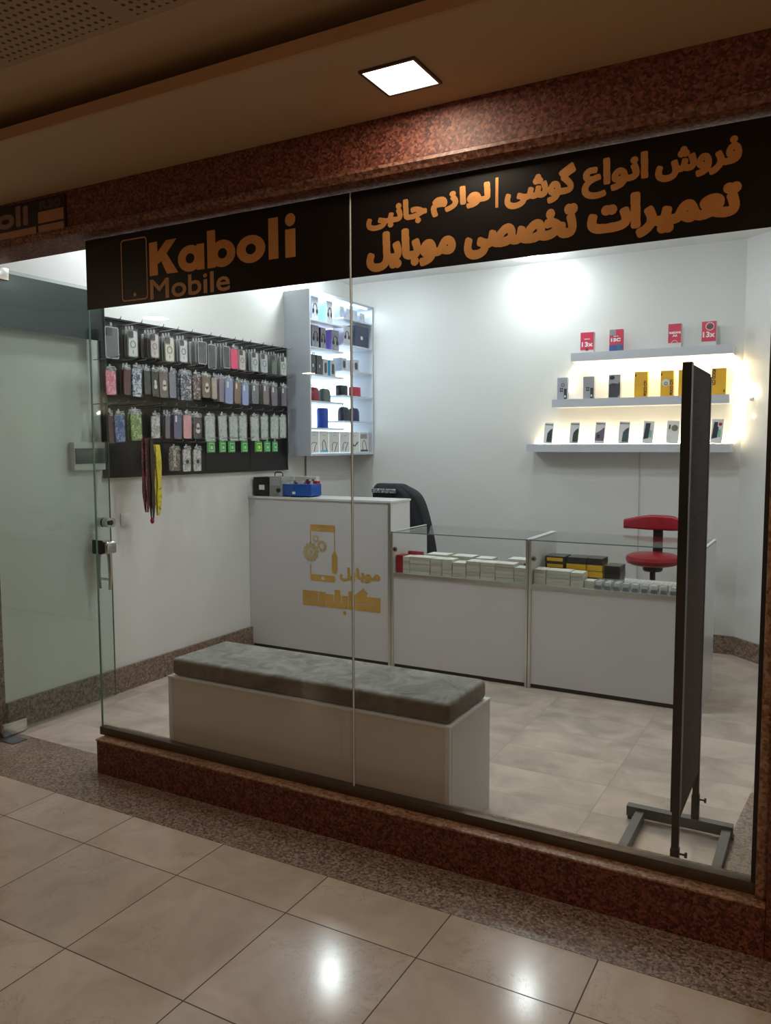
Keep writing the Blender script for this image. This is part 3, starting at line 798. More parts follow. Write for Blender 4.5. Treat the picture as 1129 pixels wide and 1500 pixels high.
R2 = [(.725,.812,2.076,1.908,'pat','pinkp','bright pink case at left end',0),(.870,.930,2.096,1.915,'plain0',(80,24,34),'dark red and black case',1),(.938,1.025,2.111,1.914,'pat','whitenavy','pale grey case with navy ring print',0),
(1.036,1.092,2.101,1.928,'plain0',(34,48,48),'dark teal case',1),(1.098,1.160,2.101,1.917,'motif',(30,34,32),'black case with small white figure',0),(1.165,1.250,2.104,1.913,'motif',(104,92,84),'taupe case with white bear',1),
(1.256,1.325,2.106,1.917,'plain0',(120,124,136),'translucent grey case',0),(1.358,1.474,2.112,1.914,'pat','navyfloral','navy floral case',1),(1.482,1.560,2.10,1.915,'pat','darkfloral','dark maroon patterned case',0),(1.576,1.668,2.1,1.934,'motif',(120,94,74),'brown case with beige bear',1),
(1.676,1.735,2.096,1.928,'plain0',(170,158,144),'plain beige case',0),(1.756,1.812,2.097,1.912,'plain0',(140,118,136),'mauve case',2),(1.822,1.916,2.094,1.902,'plain',(138,150,196),'periwinkle blue case left of the brown one',1),
(1.924,2.003,2.086,1.906,'plain',(128,96,76),'brown case between two periwinkle ones',0),(2.011,2.093,2.077,1.899,'plain',(144,158,206),'periwinkle blue case right of the brown one',1),(2.125,2.216,2.079,1.915,'plain',(112,114,122),'mid grey case',1),
(2.259,2.336,2.088,1.915,'plain',(120,110,108),'warm grey case',1),(2.361,2.445,2.084,1.909,'plain',(104,94,106),'mauve grey case',1),(2.495,2.572,2.082,1.914,'plain',(92,84,96),'dark mauve case at right end',1)]
R3 = [(.735,.774,1.809,1.614,'plain0',(70,26,36),'narrow dark red case',0),(.780,.870,1.807,1.622,'pat','bluep','royal blue case',0),(.909,1.011,1.824,1.631,'pat','greenp','olive green case with pale figures',1),
(1.088,1.173,1.808,1.645,'pat','_whitep','off-white case with grey print',0),(1.215,1.262,1.817,1.646,'plain0',(104,96,104),'slim grey mauve case',1),(1.292,1.374,1.834,1.646,'plain',(88,84,124),'dark violet case',1),
(1.382,1.470,1.827,1.647,'plain0',(214,150,156),'blush pink case',0),(1.477,1.569,1.817,1.647,'motif',(50,42,44),'black case with white bear',1)]
M['_whitep'] = patterned('offwhite_print', (.3, .29, .28, 1), (.58, .56, .54, 1), (.66, .64, .62, 1), 30); pattern['_whitep'] = M['_whitep']
pattern['white'] = plain('milky_white', (.50, .53, .51, 1), .4, var=.1, nscale=30)
W3 = [(1.595,1.705,1.826,1.634),(1.738,1.832,1.83,1.639),(1.856,1.955,1.829,1.639),(1.967,2.060,1.837,1.64),(2.103,2.205,1.837,1.64),(2.227,2.319,1.841,1.651),(2.354,2.458,1.84,1.658),(2.467,2.553,1.843,1.664)]
def row(items, zh, rname):
    for (y0, y1, zt, zb, st, mt, desc, n) in items:
        mat = pattern[mt] if st == 'pat' else colmat(mt)
        w, h, y = y1-y0, zt-zb, (y0+y1)/2
        hook(y, zh)
        s_ = 'x' if st in ('pat', 'plain0') else st
        zt = min(zt, zh-.024)
        casepack(s_, mat, w, h, XF, y, zt, desc+' hanging in the '+rname+' row', 'phone cases hanging in the '+rname+' row', tilt=random.uniform(-2.2, 2.2) if rname != 'top' else 0)
        for k in range(n):
            m2 = mat if rname != 'top' else colmat([(150, 152, 150), (96, 98, 98), (176, 172, 164)][k % 3])
            casepack(s_, m2, w*.98, h*.99, XF-.023*(k+1), y-.003*(k+1), zt, 'pack directly behind the '+desc+' in the '+rname+' row', 'packs behind the '+desc, lite=True)
row(R1, 2.352, 'top'); row(R2, 2.128, 'second'); row(R3, 1.856, 'third')
for i, (y0, y1, zt, zb) in enumerate(W3):
    y = (y0+y1)/2; w = y1-y0; h = zt-zb; hook(y, 1.862)
    r = casepack('white', pattern['white'], w, h, XF, y, zt-.006, '%s milky white case pouch from the left, above the green cards' % ordn[i], 'milky white case pouches in the third row', tilt=random.uniform(-2, 2))
# green cards, behind/below the pouches
for i, (y0, y1) in enumerate([(1.617,1.703),(1.749,1.82),(1.846,1.923),(1.991,2.069),(2.155,2.245),(2.268,2.348),(2.372,2.443)]):
    y = (y0+y1)/2; hook(y, 1.648)
    r = thing('accessory_card', '%s small green accessory card from the left below the white pouches' % ordn[i], 'card', (XF, y, 1.632), group='green accessory cards in the bottom row')
    w = y1-y0
    bm = bmesh.new(); prism(bm, rrect(0, -.040, w, .080, .006), 'x', -.0015, .0015); obj('card', bm, M['green'], r)
    bm = bmesh.new(); O_ = rrect(.006, -.042, w*.62, .060, .005); I_ = rrect(.006, -.042, w*.50, .048, .004)
    for a in range(len(O_)):
        j = (a+1) % len(O_); bm.faces.new([bm.verts.new((.0022, p[0], p[1])) for p in (O_[a], O_[j], I_[j], I_[a])])
    bm.faces.new([bm.verts.new((.0022, p[0], p[1])) for p in circ(.006, -.045, w*.16, 12)])
    obj('printed_frame', bm, M['greenl'] if i != 4 else colmat((190, 220, 90)), r)
    bm = bmesh.new(); prism(bm, rrect(0, .010, .024, .024, .006), 'x', -.001, .001); obj('hang_tab', bm, M['tab_'], r)
# bottom row
hook(1.29, 1.618); r = casepack('x', pattern['joker'], .115, .160, XF, 1.293, 1.592, 'brown case with tall pale capital letters in the bottom row', 'cases in the bottom row of the board')
bm = bmesh.new(); letters(bm, 'JOKER', (-.135, -.012, -.020, .012), .004, lambda u, v, h: (.0052, -v, u)); o = obj('vertical_lettering', bm, plain('letter_cream', (.5, .46, .38, 1), .5, var=0), r)
for (y, lab) in ((1.410, 'white case with black dot right of the brown lettered case'), (1.514, 'white case with black dot at right end of bottom row')):
    hook(y, 1.618); r = casepack('x', M['_whitep'], .085, .170, XF, y, 1.592, lab, 'cases in the bottom row of the board')
    bm = bmesh.new(); prism(bm, circ(.004, -.100, .014), 'x', .0045, .006); obj('black_dot', bm, M['ink'], r)
hook(1.093, 1.640); r = casepack('bag', None, .118, .20, XF, 1.095, 1.612, 'clear bag with a coiled cable beside the lanyards', 'cases in the bottom row of the board')
# lanyards
hook(1.02, 1.640)
def lanyard(name, label, y, off, zbot, mat, w, spread, ztop=1.640):
    r = thing(name, label, 'lanyard', (XF+.045+off*1.3, y, ztop+.008), group='lanyards hanging on one hook')
    n = 14
    for s_ in (-1, 1):
        bm = bmesh.new(); pr = None
        for i in range(n+1):
            f = i/n; z = -(ztop-zbot)*f
            yy = s_*spread*math.sin(PI*min(1, f*1.0))*.8 + s_*.004; xx = s_*.006
            if f > .92: yy *= (1-f)/.08*.5+.5
            tw = w*(.55+.45*abs(math.cos(f*5.3+s_+off*50)))*(1-.7*max(0, f-.72)/.28)
            cur = (bm.verts.new((xx, yy-tw/2, z)), bm.verts.new((xx+.003, yy+tw/2, z)))
            if pr: bm.faces.new((pr[0], pr[1], cur[1], cur[0]))
            pr = cur
        o = obj('strap', bm, mat, r)
        md = o.modifiers.new('thick', 'SOLIDIFY'); md.thickness = .0015
    return r
l1 = lanyard('lanyard', 'dark red and black patterned lanyard on the left of its hook', .990, 0, 1.17, patterned('maroon_weave', (.012, .008, .01, 1), (.12, .01, .02, 1), (.3, .02, .04, 1), 60), .036, .010)
l2 = lanyard('lanyard', 'plain dark maroon lanyard ending in a red tip', 1.022, .012, 1.125, plain('maroon', (.035, .012, .014, 1), .6, var=.2), .034, .006)
bm = bmesh.new(); lathe(bm, [(.004, -.545), (.012, -.535), (.013, -.52), (.006, -.505)], 0, 0, 10); obj('red_tip', bm, M['redc'], l2, True)
l3 = lanyard('lanyard', 'yellow lanyard with black marks beside the dark red ones', 1.066, .018, 1.145, patterned('yellow_print', (.02, .02, .02, 1), (.62, .50, .03, 1), (.7, .58, .05, 1), 26, .30), .044, .010, ztop=1.600)
# wall switch, breaker box
sw = thing('light_switch', 'white square light switch on left wall', 'switch', (XL, 1.0, 1.122))
bx('plate', M['switch'], sw, .0005, .009, -.040, .040, -.042, .042, bev=.003); bx('rocker', M['switch'], sw, .0092, .012, -.026, .026, -.028, .028, bev=.001)
eb = thing('breaker_box', 'small white fuse box with smoked door on left wall', 'fuse box', (XL, .580, 1.453))
bx('housing', M['switch'], eb, .0005, .045, 0, .235, 0, .170, bev=.004); bx('smoked_cover', plain('smoke', (.07, .085, .085, 1), .2, var=.1), eb, .0455, .052, .006, .228, .040, .134, bev=.002)

# ------------------------------------------------------------------ lit display cabinet
cb = thing('display_cabinet', 'tall white wall cabinet with glowing open shelves', 'cabinet', (XL, 2.768, 1.515))
D, Wd, H = .252, 1.045, 1.355
bx('side_panel', M['cab'], cb, .001, D, 0, .018, 0, H); bx('side_panel', M['cab'], cb, .001, D, Wd-.018, Wd, 0, H)
bx('top_panel', M['cab'], cb, .001, D, .0182, Wd-.0182, H-.018, H); bx('bottom_panel', M['cab'], cb, .001, D, .0182, Wd-.0182, 0, .018)
bx('lit_back', M['lightbox'], cb, .001, .010, .0182, Wd-.0182, .0182, H-.0182)
o_ = bx('front_edge', M['lam2'], cb, D+.0003, D+.006, 0, .012, 0, H)
led = bx('led_strip', emis('cool_strip', (.78, .9, 1, 1), 9), cb, .20, .215, .05, Wd-.05, H-.0245, H-.0185)
LS = [2.636, 2.413, 2.190, 1.971, 1.748]; RS = [2.715, 2.488, 2.267, 2.041, 1.817]
yM = 3.30-2.768
for z in LS:
    bx('shelf', M['shelfw'], cb, .0105, D-.004, .0185, yM, z-1.515-.013, z-1.515)
for z in RS:
    bx('shelf', M['shelfw'], cb, .0105, D-.004, yM+.001, Wd-.0185, z-1.515-.013, z-1.515)
def cbox(name, label, y0, y1, zb, h, x0, depth, front, side, deco=None, group=None):
    r = thing(name, label, 'box', (x0, y0, zb), group=group); w = y1-y0
    bx('carton', side, r, 0, depth, 0, w, .0005, h)
    bx('front_print', front, r, depth+.0001, depth+.001, .002, w-.002, .002, h-.002)
    if deco == 'head':
        bm = bmesh.new()
        pts = [(depth+.0035, w*.5+w*.27*math.cos(a), h*.52+h*.2*math.sin(a)) for a in [math.radians(k) for k in range(-20, 201, 20)]]
        tube(bm, pts, .0026, 6)
        for s_ in (-1, 1): prism(bm, circ(w*.5+s_*w*.27, h*.40, w*.11, 12, h*.10), 'x', depth+.0012, depth+.006)
        obj('headphone_picture', bm, M['ink'], r)
    elif deco == 'dev':
        bm = bmesh.new(); prism(bm, rrect(w*.5, h*.48, w*.42, h*.62, w*.14), 'x', depth+.0012, depth+.004); obj('device_picture', bm, M['bump_'], r)
    elif deco == 'text':
        bm = bmesh.new(); prism(bm, rrect(w*.5, h*.45, w*.16, h*.16, .004), 'x', depth+.0012, depth+.003); obj('emblem', bm, M['paper'], r)
    return r
pgrey = plain('pale_print', (.50, .52, .56, 1), .4, var=.12, nscale=40); pgrey2 = plain('grey_print2', (.22, .23, .27, 1), .4, var=.25, nscale=40)
x0 = XL+.10
gb = 'boxes on the glowing cabinet shelves'
cbox('headphone_box', 'blue sided headphone box at left end of top cabinet shelf', 2.862, 2.965, LS[0], .195, x0, .11, pgrey, colmat((110, 160, 225)), 'head', gb)
cbox('headphone_box', 'pale cyan sided box beside the blue one on top cabinet shelf', 3.075, 3.165, LS[0], .185, x0, .12, pgrey, colmat((150, 205, 225)), 'head', gb)
for i, (a, b2) in enumerate([(3.318, 3.385), (3.428, 3.500), (3.530, 3.612), (3.662, 3.742)]):
    cbox('gadget_box', '%s small grey box on upper right cabinet shelf' % ordn[i], a, b2, RS[0], .100-.004*i, x0+.04, .06, pgrey, colmat((150, 155, 175)), 'text', gb)
cbox('headphone_box', 'grey headphone box, leftmost on second cabinet shelf', 2.868, 2.970, LS[1], .185, x0, .11, pgrey2, colmat((110, 118, 150)), 'head', gb)
cbox('headphone_box', 'grey headphone box between the leftmost one and the purple one', 2.995, 3.075, LS[1], .178, x0, .11, pgrey2, colmat((30, 32, 44)), 'head', gb)
cbox('headphone_box', 'purple sided headphone box on second cabinet shelf', 3.150, 3.265, LS[1], .178, x0, .12, pgrey2, colmat((128, 112, 205)), 'head', gb)
cbox('headphone_box', 'white headphone box beside the large navy box', 3.345, 3.455, RS[1], .165, x0+.01, .11, pgrey, colmat((180, 180, 190)), 'head', gb)
cbox('gift_box', 'large dark navy square box with pale emblem in cabinet', 3.540, 3.765, RS[1], .190, x0+.01, .11, M['navy'], M['navy'], 'text', gb)
for i, (a, b2) in enumerate([(2.838, 2.918), (2.932, 3.018)]):
    r = cbox('speaker_box', '%s dark grey carton with carry loop on third cabinet shelf' % ordn[i], a, b2, LS[2], .165, x0, .11, colmat((66, 70, 78)), colmat((60, 64, 72)), 'text', gb)
    bm = bmesh.new(); w = b2-a; tube(bm, [(.05, w*.35, .165), (.05, w*.35, .185), (.05, w*.5, .192), (.05, w*.65, .185), (.05, w*.65, .165)], .003, 6); obj('carry_loop', bm, M['ink'], r)
for i, (a, b2) in enumerate([(3.030, 3.105), (3.140, 3.225)]):
    cbox('speaker_box', ['white printed box right of the dark cartons', 'white printed box with bright blue side'][i]+' on third cabinet shelf', a, b2, LS[2], .142, x0, .11, pgrey, M['paper'] if i == 0 else colmat((60, 170, 215)), 'dev', gb)
for i, (a, b2) in enumerate([(3.322, 3.410), (3.520, 3.620)]):
    cbox('gadget_box', ['white box with dark device picture left of its twin', 'white box with dark device picture nearer the back wall'][i]+' on right cabinet shelf', a, b2, RS[2], .102, x0+.02, .09, pgrey, colmat((190, 190, 196)), 'dev', gb)
def speaker(label, yc, zb, w, h, mat, loop=None, r=.02, depth=.075):
    s_ = thing('portable_speaker', label, 'speaker', (x0+.09, yc, zb+.001), group='portable speakers on the cabinet shelves')
    bm = bmesh.new()
    prof = [(1, 0), (1, .08), (1.02, .4), (.96, .75), (.82, .92), (.55, 1.0)] if loop == 'top' else [(.93, 0), (1, .1), (1, .9), (.92, 1.0)]
    rings = []
    for f, z in prof:
        rings.append([bm.verts.new((p[0], p[1], z*h)) for p in rrect(0, 0, depth*f, w*f, min(depth, w)*f*.42)])
    for i in range(len(rings)-1):
        n = len(rings[i])
        for k in range(n): bm.faces.new((rings[i][k], rings[i][(k+1) % n], rings[i+1][(k+1) % n], rings[i+1][k]))
    bm.faces.new(rings[0][::-1]); bm.faces.new(rings[-1])
    obj('body', bm, mat, s_, True)
    bx('base_band', M['ink'], s_, -depth*.40, depth*.40+.004, -w*.40, w*.40, .002, .010)
    if loop:
        bm = bmesh.new()
        if loop == 'top': tube(bm, [(0, -w*.18, h*.98), (0, -w*.30, h*1.10), (0, -w*.16, h*1.18), (0, .0, h*.99)], .0028, 6)
        else: tube(bm, [(0, w*.50, h*.8), (0, w*.62, h*.6), (0, w*.62, h*.35), (0, w*.5, h*.15)], .003, 6)
        obj('carry_loop', bm, M['ink'], s_)
    return s_
speaker('dark red portable speaker with loop at left of fourth cabinet shelf', 2.905, LS[3], .115, .112, colmat((130, 24, 40)), 'top')
speaker('grey green portable speaker with loop on fourth cabinet shelf', 3.075, LS[3], .122, .110, colmat((78, 92, 90)), 'top')
speaker('squat black portable speaker on right cabinet shelf', 3.355, RS[3]+.0, .125, .086, colmat((20, 28, 40)), None)
speaker('squat crimson portable speaker with side strap', 3.575, RS[3], .135, .084, colmat((170, 26, 60)), 'side')
speaker('tall royal blue cylindrical speaker on lowest left shelf', 3.045, LS[4], .105, .168, colmat((22, 62, 160)), None)
speaker('black round-topped speaker left of the navy one on lowest right shelf', 3.385, RS[4], .120, .122, colmat((30, 38, 52)), 'top')
speaker('navy round-topped speaker on lowest right shelf', 3.555, RS[4], .120, .118, colmat((22, 34, 84)), 'top')
# hanging cable packs under the shelves
for i, (a, b2) in enumerate([(2.800, 2.960), (2.964, 3.110), (3.114, 3.285), (3.290, 3.460), (3.464, 3.620), (3.625, 3.795)]):
    w = b2-a
    r = thing('cable_pack', '%s white cable pack%s hanging at the cabinet bottom' % (ordn[i], [' with black outline', ' with blue foot strip', ' with folded cable print', ' beside the window joint', ' with slanted dark print', ' with grey label'][i]), 'cable pack', (XL+.205, a, 1.536), group='white cable packs in the cabinet')
    bm = bmesh.new(); prism(bm, rrect(w/2, .092, w-.004, .182, .004), 'x', 0, .004); obj('card', bm, M['paper'], r)
    bm = bmesh.new()
    if i in (0, 2, 3): P = [(.25, .10), (.30, .42), (.42, .50), (.78, .48), (.62, .30), (.52, .08)]
    elif i == 4: P = [(.2, .22), (.35, .38), (.5, .32), (.85, .52)]
    else: P = [(.35, .12), (.30, .50), (.45, .62), (.62, .50), (.75, .12)]
    tube(bm, [(.0062, p[0]*w, p[1]*.18) for p in P], .0022 if i != 4 else .005, 6); obj('cable_picture', bm, M['bump_'], r)
    bm = bmesh.new(); prism(bm, circ(w*.42, .150, .004, 8), 'x', .0042, .006); prism(bm, circ(w*.6, .150, .004, 8), 'x', .0042, .006); obj('plug_picture', bm, M['bump_'], r)
    if i in (1, 5): bx('foot_strip', colmat((120, 190, 220)) if i == 1 else colmat((70, 70, 72)), r, .0042, .0055, w*.12, w*.88, .008, .024)
    if i == 5: bx('grey_label', colmat((150, 150, 150)), r, .0042, .0055, w*.1, w*.8, .125, .168)
    bm = bmesh.new(); tube(bm, [(-.19, w*.5, .176), (.004, w*.5, .178), (.020, w*.5, .182), (.022, w*.5, .190)], .002, 6); obj('hook', bm, M['hook'], r)
# cable down the corner
bm = bmesh.new(); tube(bm, [(XL+.009, 3.05, 1.513), (XL+.008, 3.05, 1.40), (XL+.008, 3.05, .60), (XL+.030, 3.05, .40), (XL+.035, 3.05, .006)], .007, 8)
tag(obj('power_cable', bm, M['cable'], None, True), 'brown cable running down the wall below the lit cabinet', 'cable')
bm = bmesh.new(); tube(bm, [(1.80, YB-.006, 1.54), (1.80, YB-.006, 1.2), (1.80, YB-.006, .30), (1.80, YB-.03, .14), (1.80, YB-.03, .005)], .004, 8)
tag(obj('power_cable', bm, plain('pale_cable', (.56, .55, .52, 1), .6, var=0), None, True), 'thin pale cable on the back wall below the phone shelves', 'cable')

# ------------------------------------------------------------------ three wall shelves with phone boxes
def wshelf(x0, x1, zt, label, h=.066):
    r = thing('wall_shelf', label, 'shelf', (x0, YB, zt), group='white floating shelves on the back wall')
    bx('board', M['shelfw'], r, 0, x1-x0, -.20, -.001, -h, 0); bx('front_edge', M['shelfw'], r, 0, x1-x0, -.2035, -.2003, -h, 0)
wshelf(1.290, 2.475, 2.322, 'top floating shelf holding the crimson phone boxes')
wshelf(1.141, 2.462, 1.962, 'middle floating shelf holding grey and yellow phone boxes', .062)
wshelf(.932, 2.480, 1.604, 'bottom floating shelf holding slim white phone packs', .062)
YP = 3.70
def pbox(name, label, x0, x1, zb, h, base, d=.045, y=YP, group='phone boxes on the wall shelves'):
    r = thing(name, label, 'phone box', ((x0+x1)/2, y, zb+.001), group=group); w = x1-x0
    bx('carton', base, r, -w/2, w/2, 0, d, 0, h)
    return r, w
def ptext(r, s, rect, st, mat, name='lettering', vert=0):
    bm = bmesh.new()
    f = (lambda u, v, h: (u, -.0016, v)) if not vert else ((lambda u, v, h: (-v, -.0016, u)) if vert == 1 else (lambda u, v, h: (v, -.0016, -u)))
    letters(bm, s, rect, st, f); return obj(name, bm, mat, r)
wh = plain('print_white', (.85, .85, .85, 1), .4, var=0)
ZT1 = 2.3225
r, w = pbox('phone_box', 'crimson phone box marked 13x, leftmost on top shelf', 1.343, 1.448, ZT1, .165, M['paper'])
bx('red_front', M['redbox'], r, -w/2, w/2, -.001, -.0001, .026, .165); ptext(r, '13x', (-.042, .045, .052, .090), .004, wh); ptext(r, 'REDMI', (-.022, .022, .108, .116), .001, wh, 'small_lettering')
bm = bmesh.new(); prism(bm, circ(.0, .032, .013), 'y', -.0025, -.0012); obj('round_sticker', bm, colmat((120, 60, 40)), r)
r, w = pbox('phone_box', 'crimson and blue phone box marked 15C on top shelf', 1.571, 1.672, ZT1, .172, M['redbox'])
bx('blue_foot', colmat((50, 80, 140)), r, -w/2, w/2, -.001, -.0001, 0, .052); bx('grey_corner', colmat((140, 150, 150)), r, -w/2, 0, -.001, -.0001, .128, .172)
ptext(r, '15C', (-.038, .036, .078, .106), .005, wh); ptext(r, 'REDMI', (-.018, .018, .116, .123), .001, wh, 'small_lettering'); bx('blue_block', colmat((40, 110, 130)), r, .012, .034, -.0018, -.0011, .008, .060)
r, w = pbox('phone_box', 'crimson phone box marked REDMI A5 on top shelf', 2.012, 2.105, ZT1, .182, M['paper'])
bx('red_front', M['redbox'], r, -w/2, w/2, -.001, -.0001, .040, .182); ptext(r, 'REDMI', (-.040, .042, .108, .124), .003, wh); ptext(r, 'A5', (-.016, .018, .086, .102), .003, wh, 'model_lettering')
bm = bmesh.new(); ring(bm, 0, .036, .024, .020, 'y', -.0025, -.0012); obj('round_sticker', bm, M['paper'], r)
r, w = pbox('phone_box', 'crimson phone box marked 13x, rightmost on top shelf', 2.250, 2.350, ZT1, .182, M['paper'])
bx('red_front', M['redbox'], r, -w/2, w/2, -.001, -.0001, .036, .182); ptext(r, '13x', (-.042, .040, .066, .108), .004, wh)
bm = bmesh.new(); prism(bm, circ(.006, .145, .024, 20, .016), 'y', -.0022, -.0012); obj('round_sticker', bm, M['bump_'], r); bm = bmesh.new(); ring(bm, .006, .145, .030, .026, 'y', -.0025, -.0013); obj('white_ring', bm, wh, r)
ZT2 = 1.9625
gc = plain('grey_phone_box', (.36, .37, .42, 1), .4, var=.05)
for i, (a, b2) in enumerate([(1.158, 1.243), (1.370, 1.458)]):
    r, w = pbox('phone_box', ['leftmost grey phone box with dark camera squares', 'grey phone box with camera squares beside the glow'][i]+' on middle shelf', a, b2, ZT2, .178, gc)
    bm = bmesh.new()
    for dx in (0, .014):
        for dz in (0, .018): prism(bm, rrect(-.014+dx, .070+dz, .010, .013, .003), 'y', -.002, -.0002)
    obj('camera_print', bm, M['ink'], r); bx('phone_picture', M['bump_'], r, .014, .038, -.0018, -.0002, .006, .088); bx('shine', M['paper'], r, .018, .030, -.0024, -.0019, .018, .034)
    if i == 0:
        bm = bmesh.new(); ring(bm, .005, .118, .014, .010, 'y', -.002, -.0002); obj('ring_print', bm, M['navy'], r)
r, w = pbox('phone_box', 'dark picture phone box on middle shelf, left of yellow boxes', 1.572, 1.662, ZT2, .184, gc)
bm = bmesh.new(); prism(bm, [(-.042, .008), (.030, .008), (.030, .110), (-.010, .118), (-.042, .108)], 'y', -.002, -.0002); obj('phone_picture', bm, plain('slate', (.07, .075, .09, 1), .3, var=.2), r)
bx('side_picture', M['bump_'], r, .031, .042, -.0018, -.0002, .02, .12); bm = bmesh.new(); prism(bm, circ(-.018, .160, .020, 16, .016), 'y', -.002, -.0002); obj('round_print', bm, M['bump_'], r)
for i, (a, b2) in enumerate([(1.770, 1.868), (1.964, 2.058), (2.095, 2.165), (2.328, 2.428)]):
    r, w = pbox('phone_box', ['leftmost yellow phone box on middle shelf', 'yellow phone box with white round sticker', 'yellow phone box partly hidden by the dark board', 'rightmost yellow phone box on middle shelf'][i], a, b2, ZT2, .196, M['yel'])
    if i in (0, 1): ptext(r, 'POCO C71', (.012, .125, -.045, -.022), .0025, M['ink'], vert=1); bx('corner_mark', M['ink'], r, -.044, -.036, -.0018, -.0002, .160, .178)
    if i == 3: ptext(r, 'POCO C71', (-.19, -.075, -.047, -.022), .0025, M['ink'], vert=2); bx('corner_mark', M['ink'], r, .034, .042, -.0018, -.0002, .02, .04)
    if i == 1:
        bm = bmesh.new(); prism(bm, circ(-.008, .105, .028), 'y', -.003, -.002); o = obj('round_sticker', bm, M['paper'], r); bm = bmesh.new(); ring(bm, -.006, .098, .013, .008, 'y', -.0042, -.0031); obj('ring_print', bm, M['navy'], o)
ZT3 = 1.6045
low = [(1.043,1.128,'dark green phone picture','s'),(1.258,1.343,'dark green phone picture second from left','s'),(1.462,1.550,'purple and grey camera picture','c'),(1.648,1.740,'teal curved phone picture','s'),(1.834,1.922,'dark phone and pale green strip','t'),(2.008,2.108,'grey camera disc picture','d'),(2.326,2.416,'dark phone picture and red dotted label','r')]
for i, (a, b2, dsc, k) in enumerate(low):
    r, w = pbox('phone_pack', 'slim white phone pack with '+dsc+' on bottom shelf', a+.006, b2-.004, ZT3+.002, .170 if i < 6 else .178, plain('pack_white', (.74, .74, .75, 1), .3, var=.02), d=.016, y=3.69, group='slim white phone packs on the bottom shelf')
    r.rotation_euler = (math.radians(-6), math.radians(3), 0); r.location.z += .003
    hw = w/2-.006
    if k == 's':
        bm = bmesh.new(); prism(bm, [(-.012, .012), (hw, .012), (hw, .125), (.012, .112), (-.008, .085)], 'y', -.0018, -.0002); obj('phone_picture', bm, colmat([(48, 62, 62), (52, 66, 62), (0, 0, 0), (60, 84, 88)][i]), r); ptext(r, 'REDMI', (-hw, hw, .150, .160), .001, M['ink'])
    elif k == 'c':
        bm = bmesh.new(); prism(bm, [(-hw, .02), (hw, .02), (hw, .13), (0, .10), (-hw, .08)], 'y', -.0018, -.0002); obj('phone_picture', bm, colmat((108, 92, 120)), r); bx('square_print', M['ink'], r, -.02, .0, -.0026, -.0019, .04, .07); ptext(r, 'REDMI', (-hw, hw, .150, .160), .001, M['ink'])
    elif k in 'tr':
        bm = bmesh.new(); prism(bm, [(-hw, .03), (.004, .04), (.012, .155), (-hw*.7, .155)], 'y', -.0018, -.0002); obj('phone_picture', bm, colmat((44, 54, 66)), r); bx('green_strip', colmat((130, 190, 165)), r, .008, .026, -.0018, -.0002, .045, .100)
        if k == 'r': bx('label_patch', M['paper'], r, .002, hw+.004, -.0026, -.0019, .12, .160); bm = bmesh.new(); prism(bm, circ(.020, .140, .012), 'y', -.0034, -.0027); obj('red_dot', bm, M['redc'], r)
    else:
        bm = bmesh.new(); prism(bm, circ(.012, .115, .024), 'y', -.0018, -.0002); obj('camera_disc', bm, colmat((120, 120, 105)), r); bx('dark_bar', M['ink'], r, -.030, -.020, -.0018, -.0002, .105, .140)
# warm LED strips and adaptor
rt = thing('led_strip_light', 'warm glowing light strip looping between the wall shelves', 'led strip', (1.3, YB, 2.25))
Lr = rt.location
def strip(pts, nm='glowing_strip', r=.007):
    bm = bmesh.new(); tube(bm, [(x-Lr.x, YB-.012-Lr.y, z-Lr.z) for x, z in pts], r, 6); obj(nm, bm, M['ledwarm'], rt, True)
arc = lambda cx, cz, r, a0, a1, n=7, rx=None: [(cx+(rx or r)*math.cos(math.radians(a0+(a1-a0)*i/n)), cz+r*math.sin(math.radians(a0+(a1-a0)*i/n))) for i in range(n+1)]
strip([(1.22, 2.03)]+arc(1.36, 2.12, .12, 180, 90)+[(1.9, 2.243), (2.40, 2.243)]+arc(2.40, 2.18, .063, 90, 0, rx=.10)+[(2.505, 2.05), (2.495, 1.96)])
strip([(2.495, 1.90), (2.50, 1.80), (2.50, 1.70)]+arc(2.44, 1.69, .065, 0, -90)[1:-1]+[(2.40, 1.622), (1.7, 1.622), (.95, 1.622)])
ad = thing('plug_adaptor', 'small white plug with glowing lamp on the slanted right wall', 'adaptor', (2.60, 3.735, 1.975))
bm = bmesh.new(); lathe(bm, [(.004, -.02), (.014, -.018), (.020, 0), (.014, .018), (.004, .022)], 0, 0, 14); obj('lamp', bm, emis('lamp_spot', (1, .86, .62, 1), 60), ad, True)
bx('plug', M['switch'], ad, -.014, .014, -.006, .012, -.060, -.022, bev=.003)

# ------------------------------------------------------------------ dark board on steel stand
st = thing('sign_stand', 'tall dark board on black steel stand seen edge-on behind the glass', 'sign stand', (2.67, .45, 0))
sx = st.location.x
bx('cross_bar', M['steelgrey'], st, -.255, .165, .235, .275, .016, .058)
for x in (-.215, .125): bx('foot', M['steelgrey'], st, x, x+.034, -.30, .2345, .004, .046)
for x in (-.25, .155): bx('rubber_end', M['ink'], st, x, x+.014, .236, .274, .001, .0155)
bx('cross_bar', M['steelgrey'], st, -.255, .165, -.300, -.260, .0465, .075)
for y, zs in ((.240, .160), (-.262, .160)):
    k = bx('sleeve', M['black'], st, .004, .034, y, y+.030, .0585 if y > 0 else .0755, zs, bev=.002)
    bm = bmesh.new(); tube(bm, [(.0345, y+.015, zs-.02), (.052, y+.015, zs-.02)], .004, 8); lathe_c = obj('clamp_screw', bm, M['black'], k, True)
    bm = bmesh.new(); prism(bm, circ(y+.015, zs-.02, .010), 'x', .0522, .060); obj('clamp_knob', bm, M['black'], k, True)
for y in (.243, -.259): bx('pole', M['black'], st, .007, .031, y, y+.024, .1602, 1.865)
